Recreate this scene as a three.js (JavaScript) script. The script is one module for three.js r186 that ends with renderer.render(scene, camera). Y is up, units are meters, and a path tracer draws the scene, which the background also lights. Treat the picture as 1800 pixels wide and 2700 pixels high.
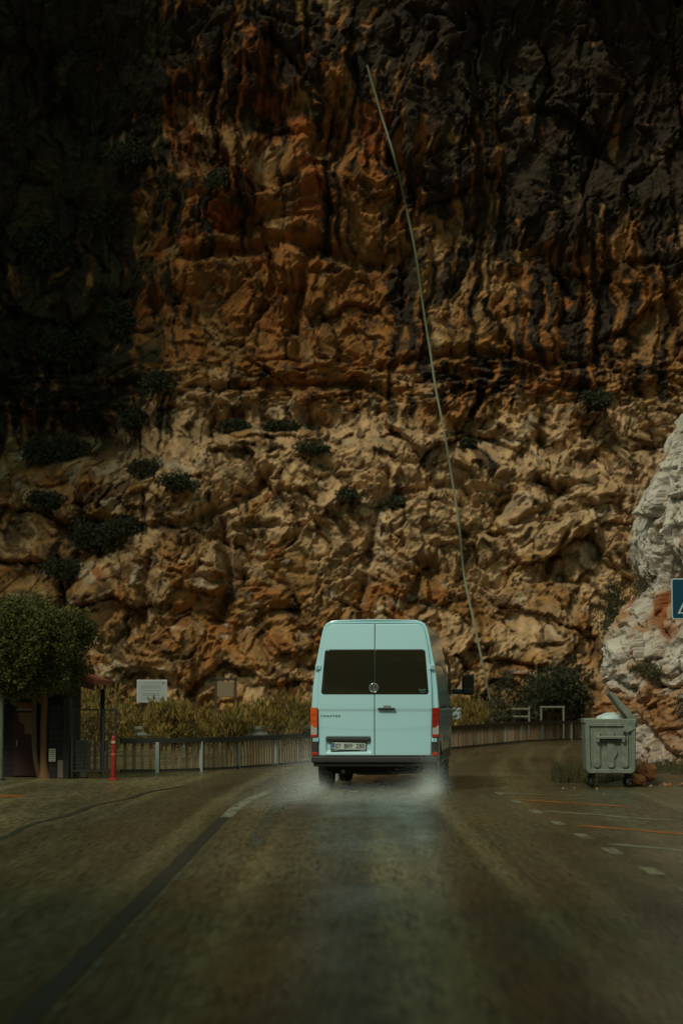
import * as THREE from 'three';
import { RoundedBoxGeometry } from 'three/addons/geometries/RoundedBoxGeometry.js';
import { mergeGeometries, mergeVertices } from 'three/addons/utils/BufferGeometryUtils.js';
import { FontLoader } from 'three/addons/loaders/FontLoader.js';
import { TextGeometry } from 'three/addons/geometries/TextGeometry.js';

// ------------------------------------------------------------------ camera, sky, sun, exposure
const scene = new THREE.Scene();
const camera = new THREE.PerspectiveCamera(23.91, 682 / 1024, 0.1, 2000);
camera.position.set(0, 1.45, 0);
camera.rotation.x = 4.395 * Math.PI / 180;
camera.focus = 39;
camera.userData.fStop = 2.0;
scene.add(camera);

const renderer = new THREE.WebGLRenderer({ antialias: true });
renderer.toneMapping = THREE.LinearToneMapping;
renderer.toneMappingExposure = 1.05;
renderer.shadowMap.enabled = true;

{ // overcast sky: brightest overhead, a third of that at the horizon, the same all the way round
  const W = 128, H = 64, d = new Float32Array(W * H * 4);
  for (let r = 0; r < H; r++) for (let c = 0; c < W; c++) {
    const up = Math.sin(((r + 0.5) / H - 0.5) * Math.PI), l = up > 0 ? (1 + 2 * up) / 3 : 0.12, i = (r * W + c) * 4;
    d[i] = 0.40 * l; d[i + 1] = 0.58 * l; d[i + 2] = 0.46 * l; d[i + 3] = 1;
  }
  const t = new THREE.DataTexture(d, W, H, THREE.RGBAFormat, THREE.FloatType);
  t.mapping = THREE.EquirectangularReflectionMapping; t.magFilter = THREE.LinearFilter; t.needsUpdate = true;
  scene.background = t; scene.environment = t;
}
const sun = new THREE.DirectionalLight(new THREE.Color().setRGB(1.0, 0.92, 0.72), 1.5);
sun.position.set(-54, 100, 43); sun.target.position.set(0, 0, -50);
sun.castShadow = true; sun.shadow.radius = 20; sun.shadow.mapSize.set(2048, 2048);
Object.assign(sun.shadow.camera, { left: -60, right: 60, top: 60, bottom: -60, near: 1, far: 300 });
scene.add(sun, sun.target);

// ------------------------------------------------------------------ helpers
function rng(s) { return () => { s |= 0; s = s + 0x6D2B79F5 | 0; let t = Math.imul(s ^ s >>> 15, 1 | s); t = t + Math.imul(t ^ t >>> 7, 61 | t) ^ t; return ((t ^ t >>> 14) >>> 0) / 4294967296; }; }
const PERM = new Uint8Array(512); { const r = rng(77), p = [...Array(256).keys()]; for (let i = 255; i > 0; i--) { const j = Math.floor(r() * (i + 1)); [p[i], p[j]] = [p[j], p[i]]; } for (let i = 0; i < 512; i++) PERM[i] = p[i & 255]; }
const G3 = []; { const r = rng(5); for (let i = 0; i < 256; i++) { const z = r() * 2 - 1, a = r() * 6.2832, s = Math.sqrt(1 - z * z); G3.push(s * Math.cos(a), s * Math.sin(a), z); } }
function noise(x, y, z = 0) { // gradient noise, about -1..1
  const X = Math.floor(x), Y = Math.floor(y), Z = Math.floor(z), fx = x - X, fy = y - Y, fz = z - Z;
  const u = fx * fx * fx * (fx * (fx * 6 - 15) + 10), v = fy * fy * fy * (fy * (fy * 6 - 15) + 10), w = fz * fz * fz * (fz * (fz * 6 - 15) + 10);
  let s = 0;
  for (let k = 0; k < 8; k++) {
    const i = k & 1, j = k >> 1 & 1, l = k >> 2, h = PERM[PERM[PERM[(X + i) & 255] + ((Y + j) & 255)] + ((Z + l) & 255)] * 3;
    s += (i ? u : 1 - u) * (j ? v : 1 - v) * (l ? w : 1 - w) * (G3[h] * (fx - i) + G3[h + 1] * (fy - j) + G3[h + 2] * (fz - l));
  }
  return s * 1.6;
}
function fbm(x, y, z, oct, gain = 0.5) { let s = 0, a = 1, n = 0; for (let i = 0; i < oct; i++) { s += a * noise(x, y, z + i * 7.3); n += a; a *= gain; x *= 2.03; y *= 2.03; z *= 2.03; } return s / n; }
function hash2(i, j, k) { let h = Math.imul(i, 374761393) ^ Math.imul(j, 668265263) ^ Math.imul(k, 974634511); h = Math.imul(h ^ h >>> 13, 1274126177); return ((h ^ h >>> 16) >>> 0) / 4294967296; }
const FAC = { id: 0, edge: 0 };
function facets(x, y, k, tilt) { // broken-rock facets: each cell is a tilted plane; FAC.id is the nearest cell, FAC.edge the gap between the two nearest
  const X = Math.floor(x), Y = Math.floor(y); let d1 = 9, d2 = 9, v = 0, id = 0;
  for (let j = -1; j < 2; j++) for (let i = -1; i < 2; i++) {
    const a = X + i, b = Y + j, px = a + hash2(a, b, k), py = b + hash2(a, b, k + 1), dx = x - px, dy = y - py, d = dx * dx + dy * dy;
    if (d < d1) { d2 = d1; d1 = d; id = hash2(a, b, k + 2); v = id * 2 - 1 + tilt * (dx * (hash2(a, b, k + 3) * 2 - 1) + dy * (hash2(a, b, k + 4) * 2 - 1)); } else if (d < d2) d2 = d;
  }
  FAC.id = id; FAC.edge = Math.sqrt(d2) - Math.sqrt(d1); return v;
}
const sst = (a, b, x) => { const t = Math.min(1, Math.max(0, (x - a) / (b - a))); return t * t * (3 - 2 * t); };
const lerp = (a, b, t) => a + (b - a) * t;
const lerpC = (a, b, t) => [lerp(a[0], b[0], t), lerp(a[1], b[1], t), lerp(a[2], b[2], t)];
function curve(pts, x) { let i = 0; while (i < pts.length - 2 && x > pts[i + 1][0]) i++; const [a, u] = pts[i], [b, v] = pts[i + 1]; return lerp(u, v, Math.min(1, Math.max(0, (x - a) / (b - a)))); }

const used = {};
function numbered(name) { if (!(name in used)) { used[name] = 0; return name; } used[name]++; return name + '_' + String(used[name]).padStart(3, '0'); }
function mesh(name, geo, mat, parent) { const m = new THREE.Mesh(geo, mat); m.name = parent ? name : numbered(name); m.castShadow = m.receiveShadow = true; (parent || scene).add(m); return m; }
function thing(name, label, category, group) { const o = new THREE.Group(); o.name = numbered(name); o.userData = { label, category }; if (group) o.userData.group = group; scene.add(o); return o; }
function tag(o, label, category, group) { o.userData.label = label; o.userData.category = category; if (group) o.userData.group = group; return o; }
const structure = (o) => { o.userData.kind = 'structure'; return o; };
const box = (w, h, d, x = 0, y = 0, z = 0) => new THREE.BoxGeometry(w, h, d).translate(x, y, z);
const rbox = (w, h, d, x = 0, y = 0, z = 0, r = 0.01, s = 2) => new RoundedBoxGeometry(w, h, d, s, Math.min(r, w / 2.01, h / 2.01, d / 2.01)).translate(x, y, z);
const cyl = (r0, r1, h, x = 0, y = 0, z = 0, n = 16) => new THREE.CylinderGeometry(r1, r0, h, n).translate(x, y + h / 2, z);
function tube(pts, r, seg = 40, n = 8) { return new THREE.TubeGeometry(new THREE.CatmullRomCurve3(pts.map((p) => new THREE.Vector3(...p))), seg, r, n, false); }
function shape(pts) { const s = new THREE.Shape(); pts.forEach(([x, y], i) => i ? s.lineTo(x, y) : s.moveTo(x, y)); s.closePath(); return s; }
const slab = (s, depth, bevel = 0.004, seg = 2) => new THREE.ExtrudeGeometry(s, { depth, bevelEnabled: bevel > 0, bevelSize: bevel, bevelThickness: bevel, bevelSegments: seg, steps: 1, curveSegments: 10 });
const C = (r, g, b) => new THREE.Color().setRGB(r, g, b);
const std = (c, roughness = 0.8, more = {}) => new THREE.MeshStandardMaterial({ color: C(...c), roughness, ...more });
const phys = (c, roughness, more = {}) => new THREE.MeshPhysicalMaterial({ color: C(...c), roughness, ...more });
function grayTex(n, f, rep = 1) { // tileable byte texture from f(u, v, i, j) in 0..1
  const d = new Uint8Array(n * n * 4);
  for (let j = 0; j < n; j++) for (let i = 0; i < n; i++) { const v = Math.max(0, Math.min(255, f(i / n, j / n) * 255)), o = (j * n + i) * 4; d[o] = d[o + 1] = d[o + 2] = v; d[o + 3] = 255; }
  const t = new THREE.DataTexture(d, n, n); t.magFilter = THREE.LinearFilter; t.wrapS = t.wrapT = THREE.RepeatWrapping; t.repeat.set(rep, rep); t.needsUpdate = true; return t;
}
function tile(u, v, f, oct, seed) { // noise that repeats over the unit square
  let s = 0, a = 1, n = 0;
  for (let o = 0; o < oct; o++, f *= 2, a *= 0.55) { const x = u * f, y = v * f; const q = (X, Y) => noise(X, Y, seed + o * 3.1); const bu = u, bv = v;
    s += a * ((1 - bu) * (1 - bv) * q(x, y) + bu * (1 - bv) * q(x - f, y) + (1 - bu) * bv * q(x, y - f) + bu * bv * q(x - f, y - f)); n += a; }
  return s / n;
}

function tile2(u, v, fx, fy, seed) { const q = (x, y) => noise(x, y, seed), x = u * fx, y = v * fy; return (1 - u) * (1 - v) * q(x, y) + u * (1 - v) * q(x - fx, y) + (1 - u) * v * q(x, y - fy) + u * v * q(x - fx, y - fy); }
// ------------------------------------------------------------------ shared textures
const rockBump = grayTex(512, (u, v) => 0.5 + 0.3 * tile(u, v, 8, 6, 1) + 0.25 * (0.5 - Math.abs(tile(u, v, 5, 5, 40))));
const rockTint = grayTex(512, (u, v) => 0.8 + 0.32 * tile(u, v, 12, 6, 9) + 0.12 * tile(u, v, 70, 2, 19));
rockTint.colorSpace = THREE.NoColorSpace;
const grainR = rng(31);
const asphaltTint = grayTex(1024, (u, v) => 0.60 + 0.22 * tile(u, v, 7, 4, 3) + 0.4 * tile(u, v, 80, 2, 13) + 0.55 * tile2(u, v, 110, 9, 17) + 0.35 * tile2(u, v, 50, 5, 27) + 0.3 * (grainR() ** 3));  // asphalt grain, with long streaks painted in for stretched wet reflections
const asphaltBump = grayTex(1024, (u, v) => 0.5 + 0.2 * tile(u, v, 220, 2, 5) + 0.25 * tile(u, v, 90, 2, 8) + 0.15 * tile2(u, v, 100, 12, 37));
const metalMottle = grayTex(256, (u, v) => 0.74 + 0.6 * tile(u, v, 10, 5, 23));
const dustTex = grayTex(256, (u, v) => 0.94 + 0.10 * tile(u, v, 6, 5, 61));

// ------------------------------------------------------------------ the cliff: distance of its face from the camera as a function of place on it
const hollows = [ // x, y, half width, half height, depth
  [-9.6, 7.5, 1.3, 1.0, 2.6], [-4.1, 11.9, 0.85, 0.5, 1.6], [4.8, 11.2, 0.45, 0.35, 0.9], [7.5, 11.25, 0.4, 0.28, 0.9], [4.35, 7.5, 0.35, 0.3, 0.8],
  [-1.1, 12.2, 1.0, 0.45, 1.4], [1.7, 8.9, 0.5, 0.45, 0.8], [-10.8, 9.8, 0.9, 0.7, 1.4], [6.0, 8.5, 0.3, 0.8, 0.7], [2.5, 5.4, 0.4, 0.7, 0.8], [-4.2, 5.6, 0.4, 0.9, 0.8],
  [1.2, 17.8, 1.3, 1.6, 1.2], [-3.0, 23.3, 1.9, 0.7, 1.6], [-0.6, 22.3, 1.0, 0.9, 1.4], [-3.8, 19.8, 1.4, 0.6, 1.2], [9.6, 10.2, 0.8, 0.6, 1.2], [8.2, 9.3, 1.3, 0.4, 0.9],
];
const cracks = [ // polylines on the face: points, half width, depth
  [[[-7.0, 7.9], [-5.4, 8.1], [-3.6, 8.8], [-2.7, 9.9]], 0.2, 0.9], [[[7.75, 5.9], [8.0, 6.6], [8.4, 7.4]], 0.13, 0.8], [[[6.5, 8.0], [7.6, 8.5], [8.5, 9.3]], 0.12, 0.5],
  [[[-10.5, 5.0], [-10.0, 6.5], [-9.6, 9.4]], 0.3, 0.8], [[[0.7, 4.2], [1.0, 7.0], [1.7, 9.8]], 0.15, 0.5], [[[-4.6, 4.2], [-4.2, 6.2], [-4.4, 8.0]], 0.18, 0.7],
  [[[-5.2, 13.2], [-1.0, 13.6], [2.8, 13.0]], 0.16, 0.5], [[[1.5, 14.0], [4.0, 14.6], [8.0, 14.2]], 0.2, 0.6], [[[-6, 18.4], [-2, 18.9], [1.4, 18.2]], 0.25, 0.8], [[[-1.5, 13.5], [-1.7, 16.0], [-1.2, 18.5]], 0.25, 0.7],
  [[[2.4, 9.2], [4.6, 9.4], [5.2, 8.2]], 0.12, 0.45], [[[-8.5, 3.5], [-7.5, 4.5], [-7.2, 6.8]], 0.15, 0.5], [[[3.4, 2.5], [3.6, 4.6], [3.1, 6.4]], 0.16, 0.6],
];
function toCrack(pts, x, y) { let m = 99; for (let i = 0; i < pts.length - 1; i++) { const [ax, ay] = pts[i], [bx, by] = pts[i + 1], ux = bx - ax, uy = by - ay, t = Math.max(0, Math.min(1, ((x - ax) * ux + (y - ay) * uy) / (ux * ux + uy * uy))); m = Math.min(m, Math.hypot(x - ax - ux * t, y - ay - uy * t)); } return m; }
const ROCK = { pale: [0.62, 0.405, 0.205], tan: [0.44, 0.235, 0.078], orange: [0.38, 0.152, 0.034], rust: [0.38, 0.092, 0.013], black: [0.020, 0.018, 0.011], moss: [0.032, 0.038, 0.014] };
function cliff(x, y, out) {
  const w1 = fbm(x * 0.4, y * 0.4, 3, 5, 0.5), w2 = fbm(x * 0.4 + 31, y * 0.4, 13, 5, 0.5), wx = x + 1.0 * w1, wy = y + 1.0 * w2;
  let d = 92 - 2.2 * fbm(x * 0.11, y * 0.11, 1, 3);
  const ledge = 11.6 + 1.1 * noise(x * 0.22, 0, 4) + (x < -3 ? (x + 3) * 0.16 : 0) - sst(1, 7, x) * 0.9;
  d -= 2.3 * (1 - sst(ledge - 0.9, ledge + 0.5, y)) * sst(-16, -2, x - y * 0.2) * (0.75 + 0.5 * noise(x * 0.2, y * 0.15, 9));
  d -= 0.035 * Math.max(0, 6 - y) ** 2;                                                       // the foot runs out
  d += 4.6 * sst(-5.0, -10.5, x + 1.6 * noise(y * 0.35, 2, 2)) * sst(ledge - 1.4, ledge + 1.6, y);  // the overgrown gully
  { const l = 0.027 * Math.max(0, y - 13.5) ** 2 * (0.85 + 0.3 * noise(x * 0.1, y * 0.1, 40)); d -= 27 * (1 - Math.exp(-l / 27)) ; }   // leans over more and more, shaped to shade the upper face
  d -= 26 * sst(14, 34, Math.abs(x));  // sides out of view curve forward, added to block side light
  for (const [hx, hy, a, b, dep] of hollows) { const q = ((wx - hx) / a) ** 2 + ((wy - hy) / b) ** 2; if (q < 4) d += dep * Math.exp(-q * 1.3); }
  for (const [pts, w, dep] of cracks) { const q = toCrack(pts, wx * 0.35 + x * 0.65, wy * 0.35 + y * 0.65) / w; if (q < 3) d += dep * Math.exp(-q * q); }
  const up = sst(12, 15, y);
  const f1 = facets(wx * 0.36, wy * lerp(0.42, 0.22, up), 11, 1.6); const id1 = FAC.id, e1 = FAC.edge;
  const f2 = facets(wx * 0.95 + 5, wy * lerp(0.9, 0.45, up), 31, 1.5); const id2 = FAC.id, e2 = FAC.edge;
  const f3 = facets(wx * 2.5, wy * lerp(2.3, 1.0, up) + 3, 51, 1.5); const id3 = FAC.id;
  const f4 = facets(wx * 6.1 + 7, wy * lerp(5.5, 2.2, up), 71, 1.6), id4 = FAC.id;
  const rough = 0.75 + 0.7 * noise(x * 0.3, y * 0.3, 60), part = sst(0.0, 0.4, noise(x * 0.5, y * 0.5, 64));
  const bed = (wy - 0.16 * wx) * 0.75, saw = bed - Math.floor(bed), bed2 = (wy + 0.22 * wx) * 2.1, saw2 = bed2 - Math.floor(bed2), bm = sst(-0.1, 0.3, noise(x * 0.3, y * 0.3, 68));
  d -= 0.42 * f1 + 0.30 * f2 * rough + 0.19 * f3 * rough + 0.06 * f4 * rough + 0.26 * saw * bm + 0.12 * saw2 * (1 - bm);
  d += 0.3 * part * (1 - sst(0, 0.12, e1)) + 0.14 * (1 - part) * (1 - sst(0, 0.12, e2));
  const pit = fbm(wx * 1.1, wy * 1.4, 66, 4, 0.6); d += 0.26 * sst(0.2, 0.42, pit); 
  const flute = noise(wx * 2.1, y * 0.16, 70); d -= 0.28 * flute * sst(11, 14, y) * sst(-1, 2, x) + 0.12 * fbm(wx * 1.4, wy * 1.4, 80, 6, 0.62) + 0.05 * Math.abs(noise(wx * 7, wy * 7, 90));
  if (out) {
    const big = fbm(wx * 0.16, wy * 0.2, 100, 3), mid = fbm(wx * 0.7, wy * 0.7, 110, 4), streak = fbm(wx * 1.9, wy * 0.22, 120, 4), fine = noise(wx * 4.5, wy * 3.2, 130);
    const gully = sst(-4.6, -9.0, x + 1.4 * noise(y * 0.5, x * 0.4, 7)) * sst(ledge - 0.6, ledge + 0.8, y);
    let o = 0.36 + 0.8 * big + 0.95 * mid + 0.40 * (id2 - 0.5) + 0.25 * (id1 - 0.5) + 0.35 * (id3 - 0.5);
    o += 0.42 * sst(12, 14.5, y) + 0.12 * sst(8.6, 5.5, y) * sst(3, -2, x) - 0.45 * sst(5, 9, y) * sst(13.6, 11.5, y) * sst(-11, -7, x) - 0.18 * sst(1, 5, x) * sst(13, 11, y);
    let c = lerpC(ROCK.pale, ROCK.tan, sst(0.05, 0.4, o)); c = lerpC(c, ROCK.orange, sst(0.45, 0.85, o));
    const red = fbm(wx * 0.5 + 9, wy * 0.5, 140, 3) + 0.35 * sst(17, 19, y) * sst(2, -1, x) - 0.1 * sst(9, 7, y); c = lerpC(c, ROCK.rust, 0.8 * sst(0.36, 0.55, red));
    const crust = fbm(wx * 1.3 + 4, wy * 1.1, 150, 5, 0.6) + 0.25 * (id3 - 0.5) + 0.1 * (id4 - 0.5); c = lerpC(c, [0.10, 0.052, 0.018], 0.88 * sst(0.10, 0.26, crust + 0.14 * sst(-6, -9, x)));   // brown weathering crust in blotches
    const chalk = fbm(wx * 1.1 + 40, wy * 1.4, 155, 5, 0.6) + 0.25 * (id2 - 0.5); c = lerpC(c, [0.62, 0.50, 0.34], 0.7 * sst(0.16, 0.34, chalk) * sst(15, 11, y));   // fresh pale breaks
    // water stains: black streaks that run down the face, dense on the right half; extra cover at top and sides paints in shade
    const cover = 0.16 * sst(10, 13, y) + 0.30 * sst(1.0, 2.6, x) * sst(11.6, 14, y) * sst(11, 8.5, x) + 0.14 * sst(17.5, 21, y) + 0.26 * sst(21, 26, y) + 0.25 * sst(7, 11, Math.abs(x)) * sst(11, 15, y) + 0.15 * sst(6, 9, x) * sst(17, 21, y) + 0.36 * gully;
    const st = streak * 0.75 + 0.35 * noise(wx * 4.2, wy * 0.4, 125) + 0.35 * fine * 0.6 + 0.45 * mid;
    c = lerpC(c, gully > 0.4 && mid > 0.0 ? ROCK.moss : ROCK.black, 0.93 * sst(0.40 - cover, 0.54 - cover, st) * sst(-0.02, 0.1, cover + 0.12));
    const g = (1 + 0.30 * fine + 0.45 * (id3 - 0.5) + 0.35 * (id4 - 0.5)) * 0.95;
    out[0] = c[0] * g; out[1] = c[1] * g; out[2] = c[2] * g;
  }
  return d;
}
function axis(list) { const r = []; for (const [a, b, s] of list) { const n = Math.max(1, Math.round((b - a) / s)); for (let i = 0; i < n; i++) r.push(a + (b - a) * i / n); } r.push(list.at(-1)[1]); return r; }
function sheet(us, vs, place, color, uvScale = 0.25) {
  const n = us.length, m = vs.length, p = new Float32Array(n * m * 3), k = new Float32Array(n * m * 3), uv = new Float32Array(n * m * 2), ix = new Uint32Array((n - 1) * (m - 1) * 6), v = [0, 0, 0], c = [1, 1, 1];
  for (let j = 0, o = 0; j < m; j++) for (let i = 0; i < n; i++, o++) { place(us[i], vs[j], v, c); p.set(v, o * 3); k.set(c, o * 3); uv[o * 2] = us[i] * uvScale; uv[o * 2 + 1] = vs[j] * uvScale; }
  for (let j = 0, o = 0; j < m - 1; j++) for (let i = 0; i < n - 1; i++) { const a = j * n + i; ix[o++] = a; ix[o++] = a + 1; ix[o++] = a + n + 1; ix[o++] = a; ix[o++] = a + n + 1; ix[o++] = a + n; }
  const g = new THREE.BufferGeometry(); g.setAttribute('position', new THREE.BufferAttribute(p, 3)); if (color) g.setAttribute('color', new THREE.BufferAttribute(k, 3)); g.setAttribute('uv', new THREE.BufferAttribute(uv, 2)); g.setIndex(new THREE.BufferAttribute(ix, 1)); g.computeVertexNormals(); return g;
}
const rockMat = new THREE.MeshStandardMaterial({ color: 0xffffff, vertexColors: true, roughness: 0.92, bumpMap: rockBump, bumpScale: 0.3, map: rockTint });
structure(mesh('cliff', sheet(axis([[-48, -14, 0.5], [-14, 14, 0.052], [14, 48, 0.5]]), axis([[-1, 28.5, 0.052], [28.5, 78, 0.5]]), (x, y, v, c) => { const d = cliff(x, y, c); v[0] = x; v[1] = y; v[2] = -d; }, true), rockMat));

// ------------------------------------------------------------------ the pale rock outcrop on the right
const plan = new THREE.CatmullRomCurve3([[9.3, -72], [7.0, -60], [5.55, -50], [5.42, -48.3], [6.3, -47.2], [8.7, -46.6], [13, -45.2], [22, -41]].map(([x, z]) => new THREE.Vector3(x, 0, z)), false, 'centripetal');
plan.arcLengthDivisions = 2000; const planLength = plan.getLength();
const planPoints = []; for (let i = 0; i <= 1200; i++) { const p = plan.getPointAt(i / 1200), t = plan.getTangentAt(i / 1200); planPoints.push([p.x, p.z, t.x, t.z]); }
const planCorner = (() => { let k = 0; planPoints.forEach((p, i) => { if (p[1] < -49.9) k = i; }); return k / 1200 * planLength; })();
function outcrop(s, y, v, c) { // s: metres round the foot, 0 at the corner towards the road, growing along the face towards the camera
  const f = Math.min(1199.99, Math.max(0, (s + planCorner) / planLength * 1200)), i0 = Math.floor(f), ft = f - i0, A = planPoints[i0], B = planPoints[i0 + 1], wx = s + 0.5 * fbm(s * 0.7, y * 0.7, 203, 5, 0.5), wy = y + 0.5 * fbm(s * 0.7 + 9, y * 0.7, 213, 5, 0.5);
  let r = -curve([[-0.3, -0.1], [1, 0.0], [2.4, 0.12], [4, 0.34], [4.7, 0.48], [5.4, 0.72], [6, 1.0], [6.8, 1.4], [10, 4], [15, 8]], y) + 0.12 * Math.max(0, 0.6 - y) + 0.42 * fbm(s * 0.3, y * 0.35, 220, 3);
  r -= 0.5 * Math.exp(-(((y - 3.75) / 0.5) ** 2)) * (0.7 + 0.6 * noise(s * 0.5, 1, 4));            // the undercut band
  const f1 = facets(wx * 0.75, wy * 0.6, 111, 1.4), e1 = FAC.edge, i1 = FAC.id, f2 = facets(wx * 2.0, wy * 1.7, 131, 1.5), e2 = FAC.edge, i2 = FAC.id, f3 = facets(wx * 5.2, wy * 4.6, 151, 1.4), i3 = FAC.id;
  const face = lerp(0.35, 1.05, sst(0.6, 2.2, s));
  r += face * (0.22 * f1 + 0.11 * f2 + 0.05 * f3 + 0.014 * facets(wx * 12, wy * 11, 171, 1.5) - 0.14 * (1 - sst(0, 0.1, e1)) - 0.07 * (1 - sst(0, 0.12, e2)) + 0.12 * fbm(wx * 2.5, wy * 2.5, 230, 5, 0.65) - 0.18 * sst(0.15, 0.5, fbm(wx * 1.8, wy * 2, 236, 4, 0.6)));
  const tx = lerp(A[2], B[2], ft), tz = lerp(A[3], B[3], ft); v[0] = lerp(A[0], B[0], ft) - tz * r; v[1] = y; v[2] = lerp(A[1], B[1], ft) + tx * r;
  const mid = fbm(wx * 0.9, wy * 0.9, 240, 4), fine = fbm(wx * 5, wy * 5, 250, 3);
  const soil = sst(-0.1, 0.35, mid * 0.8 + 0.45 * Math.exp(-(((y - 3.5) / 0.55) ** 2)) + 0.46 * sst(2.8, 0.6, y) - 0.22 + 0.3 * (i1 - 0.5) + 0.25 * fine);
  let q = lerpC([0.66, 0.59, 0.50], [0.42, 0.20, 0.075], soil); q = lerpC(q, [0.34, 0.105, 0.03], sst(0.35, 0.55, mid + 0.3 * Math.exp(-(((y - 3.5) / 0.45) ** 2))));
  q = lerpC(q, [0.10, 0.09, 0.06], 0.7 * sst(0.34, 0.5, fbm(wx * 2.2 + 7, wy * 2.2, 260, 4)));
  const g = 1 + 0.12 * (i3 - 0.5) + 0.25 * fine; c[0] = q[0] * g; c[1] = q[1] * g; c[2] = q[2] * g;
}
structure(mesh('rock_outcrop', sheet(axis([[-20, -1.2, 0.25], [-1.2, 6.5, 0.024], [6.5, 19, 0.25]]), axis([[-0.3, 8.2, 0.028], [8.2, 15, 0.15]]), outcrop, true, 0.5), new THREE.MeshStandardMaterial({ color: 0xffffff, vertexColors: true, roughness: 0.9, bumpMap: rockBump, bumpScale: 0.28, map: rockTint })));

// ------------------------------------------------------------------ ground, road, verge
structure(mesh('ground', sheet(axis([[-400, 400, 40]]), axis([[-400, 400, 40]]), (x, z, v) => { v[0] = x; v[1] = -0.03; v[2] = -z; }, false), std([0.11, 0.075, 0.04], 0.95, { bumpMap: rockBump, bumpScale: 0.05 })));
// unseen hillside added behind the camera to darken what the rear window mirrors
structure(mesh('added_hill', sheet(axis([[-300, 300, 6]]), axis([[0, 1, 0.08]]), (x, t, v) => { v[0] = x; v[1] = -1 + t * (34 + 10 * noise(x * 0.012, 2, 1) + 4 * noise(x * 0.05, 5, 3)) ; v[2] = 130 + t * 60 + Math.abs(x) * -0.15 + 5 * noise(x * 0.04, t * 3, 7); }, false, 0.02), std([0.085, 0.068, 0.03], 0.95, { map: rockTint })));
// unseen overhang added above the camera to keep sun and sky off the near road
{ const o = structure(mesh('added_shade_overhang', sheet(axis([[-30, 30, 0.6]]), axis([[-36, 9.4, 0.6]]), (x, z, v, c) => { v[0] = x; v[1] = 7.6 + 0.010 * x * x * (x > 0 ? -0.6 : 0.4) + 0.9 * fbm(x * 0.2, z * 0.2, 700, 4) + Math.max(0, -z - 8) * 0.02; v[2] = -(z + 1.5 * noise(x * 0.15, 3, 8) * sst(3, 9.4, z)); c[0] = 0.36; c[1] = 0.22; c[2] = 0.10; }, true), rockMat));
  const top = mesh('added_overhang_top', sheet(axis([[-30, 30, 1]]), axis([[0, 1, 0.1]]), (x, t, v, c) => { v[0] = x; v[1] = 7.6 + 0.010 * x * x * (x > 0 ? -0.6 : 0.4) + 0.9 * fbm(x * 0.2, 9.4 * 0.2, 700, 4) + t * 9 + fbm(x * 0.3, t * 3, 710, 3); v[2] = -(9.4 + 1.5 * noise(x * 0.15, 3, 8)) + t * t * 9; c[0] = 0.36; c[1] = 0.22; c[2] = 0.10; }, true), rockMat, o); }
const fenceLine = [[-4.25, 46.9], [-3.55, 47.2], [-2.75, 48.0], [-2.06, 49.4], [-1.36, 51.6], [-0.3, 55.2], [1.2, 60.6], [3.2, 68.6], [4.7, 74.6], [6.1, 79.6], [7.6, 83], [9.6, 85.6], [13, 88]];
const fenceZ = (x) => curve(fenceLine, x);
const wet = (() => { // where water stands and where wheels have thrown it off: roughness over the whole road, 1 pixel = 4 cm
  const n = 1024;
  return grayTex(n, (u, v) => {
    const x = (u - 0.5) * 40, z = v * 90;
    const bend = x - 0.0009 * Math.max(0, z - 30) ** 2 * 1.6, s = fbm(bend * 1.6, z * 0.09, 300, 4), p = fbm(x * 0.5, z * 0.22, 310, 4), f = fbm(x * 3, z * 0.8, 320, 3);
    return 0.31 + 0.20 * s + 0.18 * p + 0.10 * f;
  });
})();
wet.channel = 1;
const roadMat = new THREE.MeshPhysicalMaterial({ color: 0xffffff, vertexColors: true, roughness: 1, roughnessMap: wet, map: asphaltTint, bumpMap: asphaltBump, bumpScale: 0.016, ior: 1.45 });
const road = (() => {
  const g = sheet(axis([[-20, -8, 0.5], [-8, 8, 0.1], [8, 20, 0.5]]), axis([[-14, 4, 1], [4, 60, 0.25], [60, 90, 0.5]]), (x, z, v, c) => {
    v[0] = x; v[1] = 0; v[2] = -z;
    const bend = x - 0.0009 * Math.max(0, z - 30) ** 2 * 1.6, s = fbm(bend * 1.3, z * 0.07, 330, 4), p = fbm(x * 0.4, z * 0.15, 340, 4), old = sst(-3.2, -3.5, x - 0.012 * Math.max(0, z - 24) ** 1.4);
    const t2 = noise(bend * 2.6, z * 0.03, 350), k = 0.10 * (1 + 0.75 * s + 0.5 * p + 0.9 * sst(0.15, 0.6, t2)) * (1 + 0.6 * old); c[0] = k * 1.2; c[1] = k * 0.97; c[2] = k * 0.48;
  }, true, 0.25);
  const p = g.attributes.position, uv1 = new Float32Array(p.count * 2); for (let i = 0; i < p.count; i++) { uv1[i * 2] = p.getX(i) / 40 + 0.5; uv1[i * 2 + 1] = -p.getZ(i) / 90; }
  g.setAttribute('uv1', new THREE.BufferAttribute(uv1, 2));
  return structure(mesh('road', g, roadMat));
})();
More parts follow.
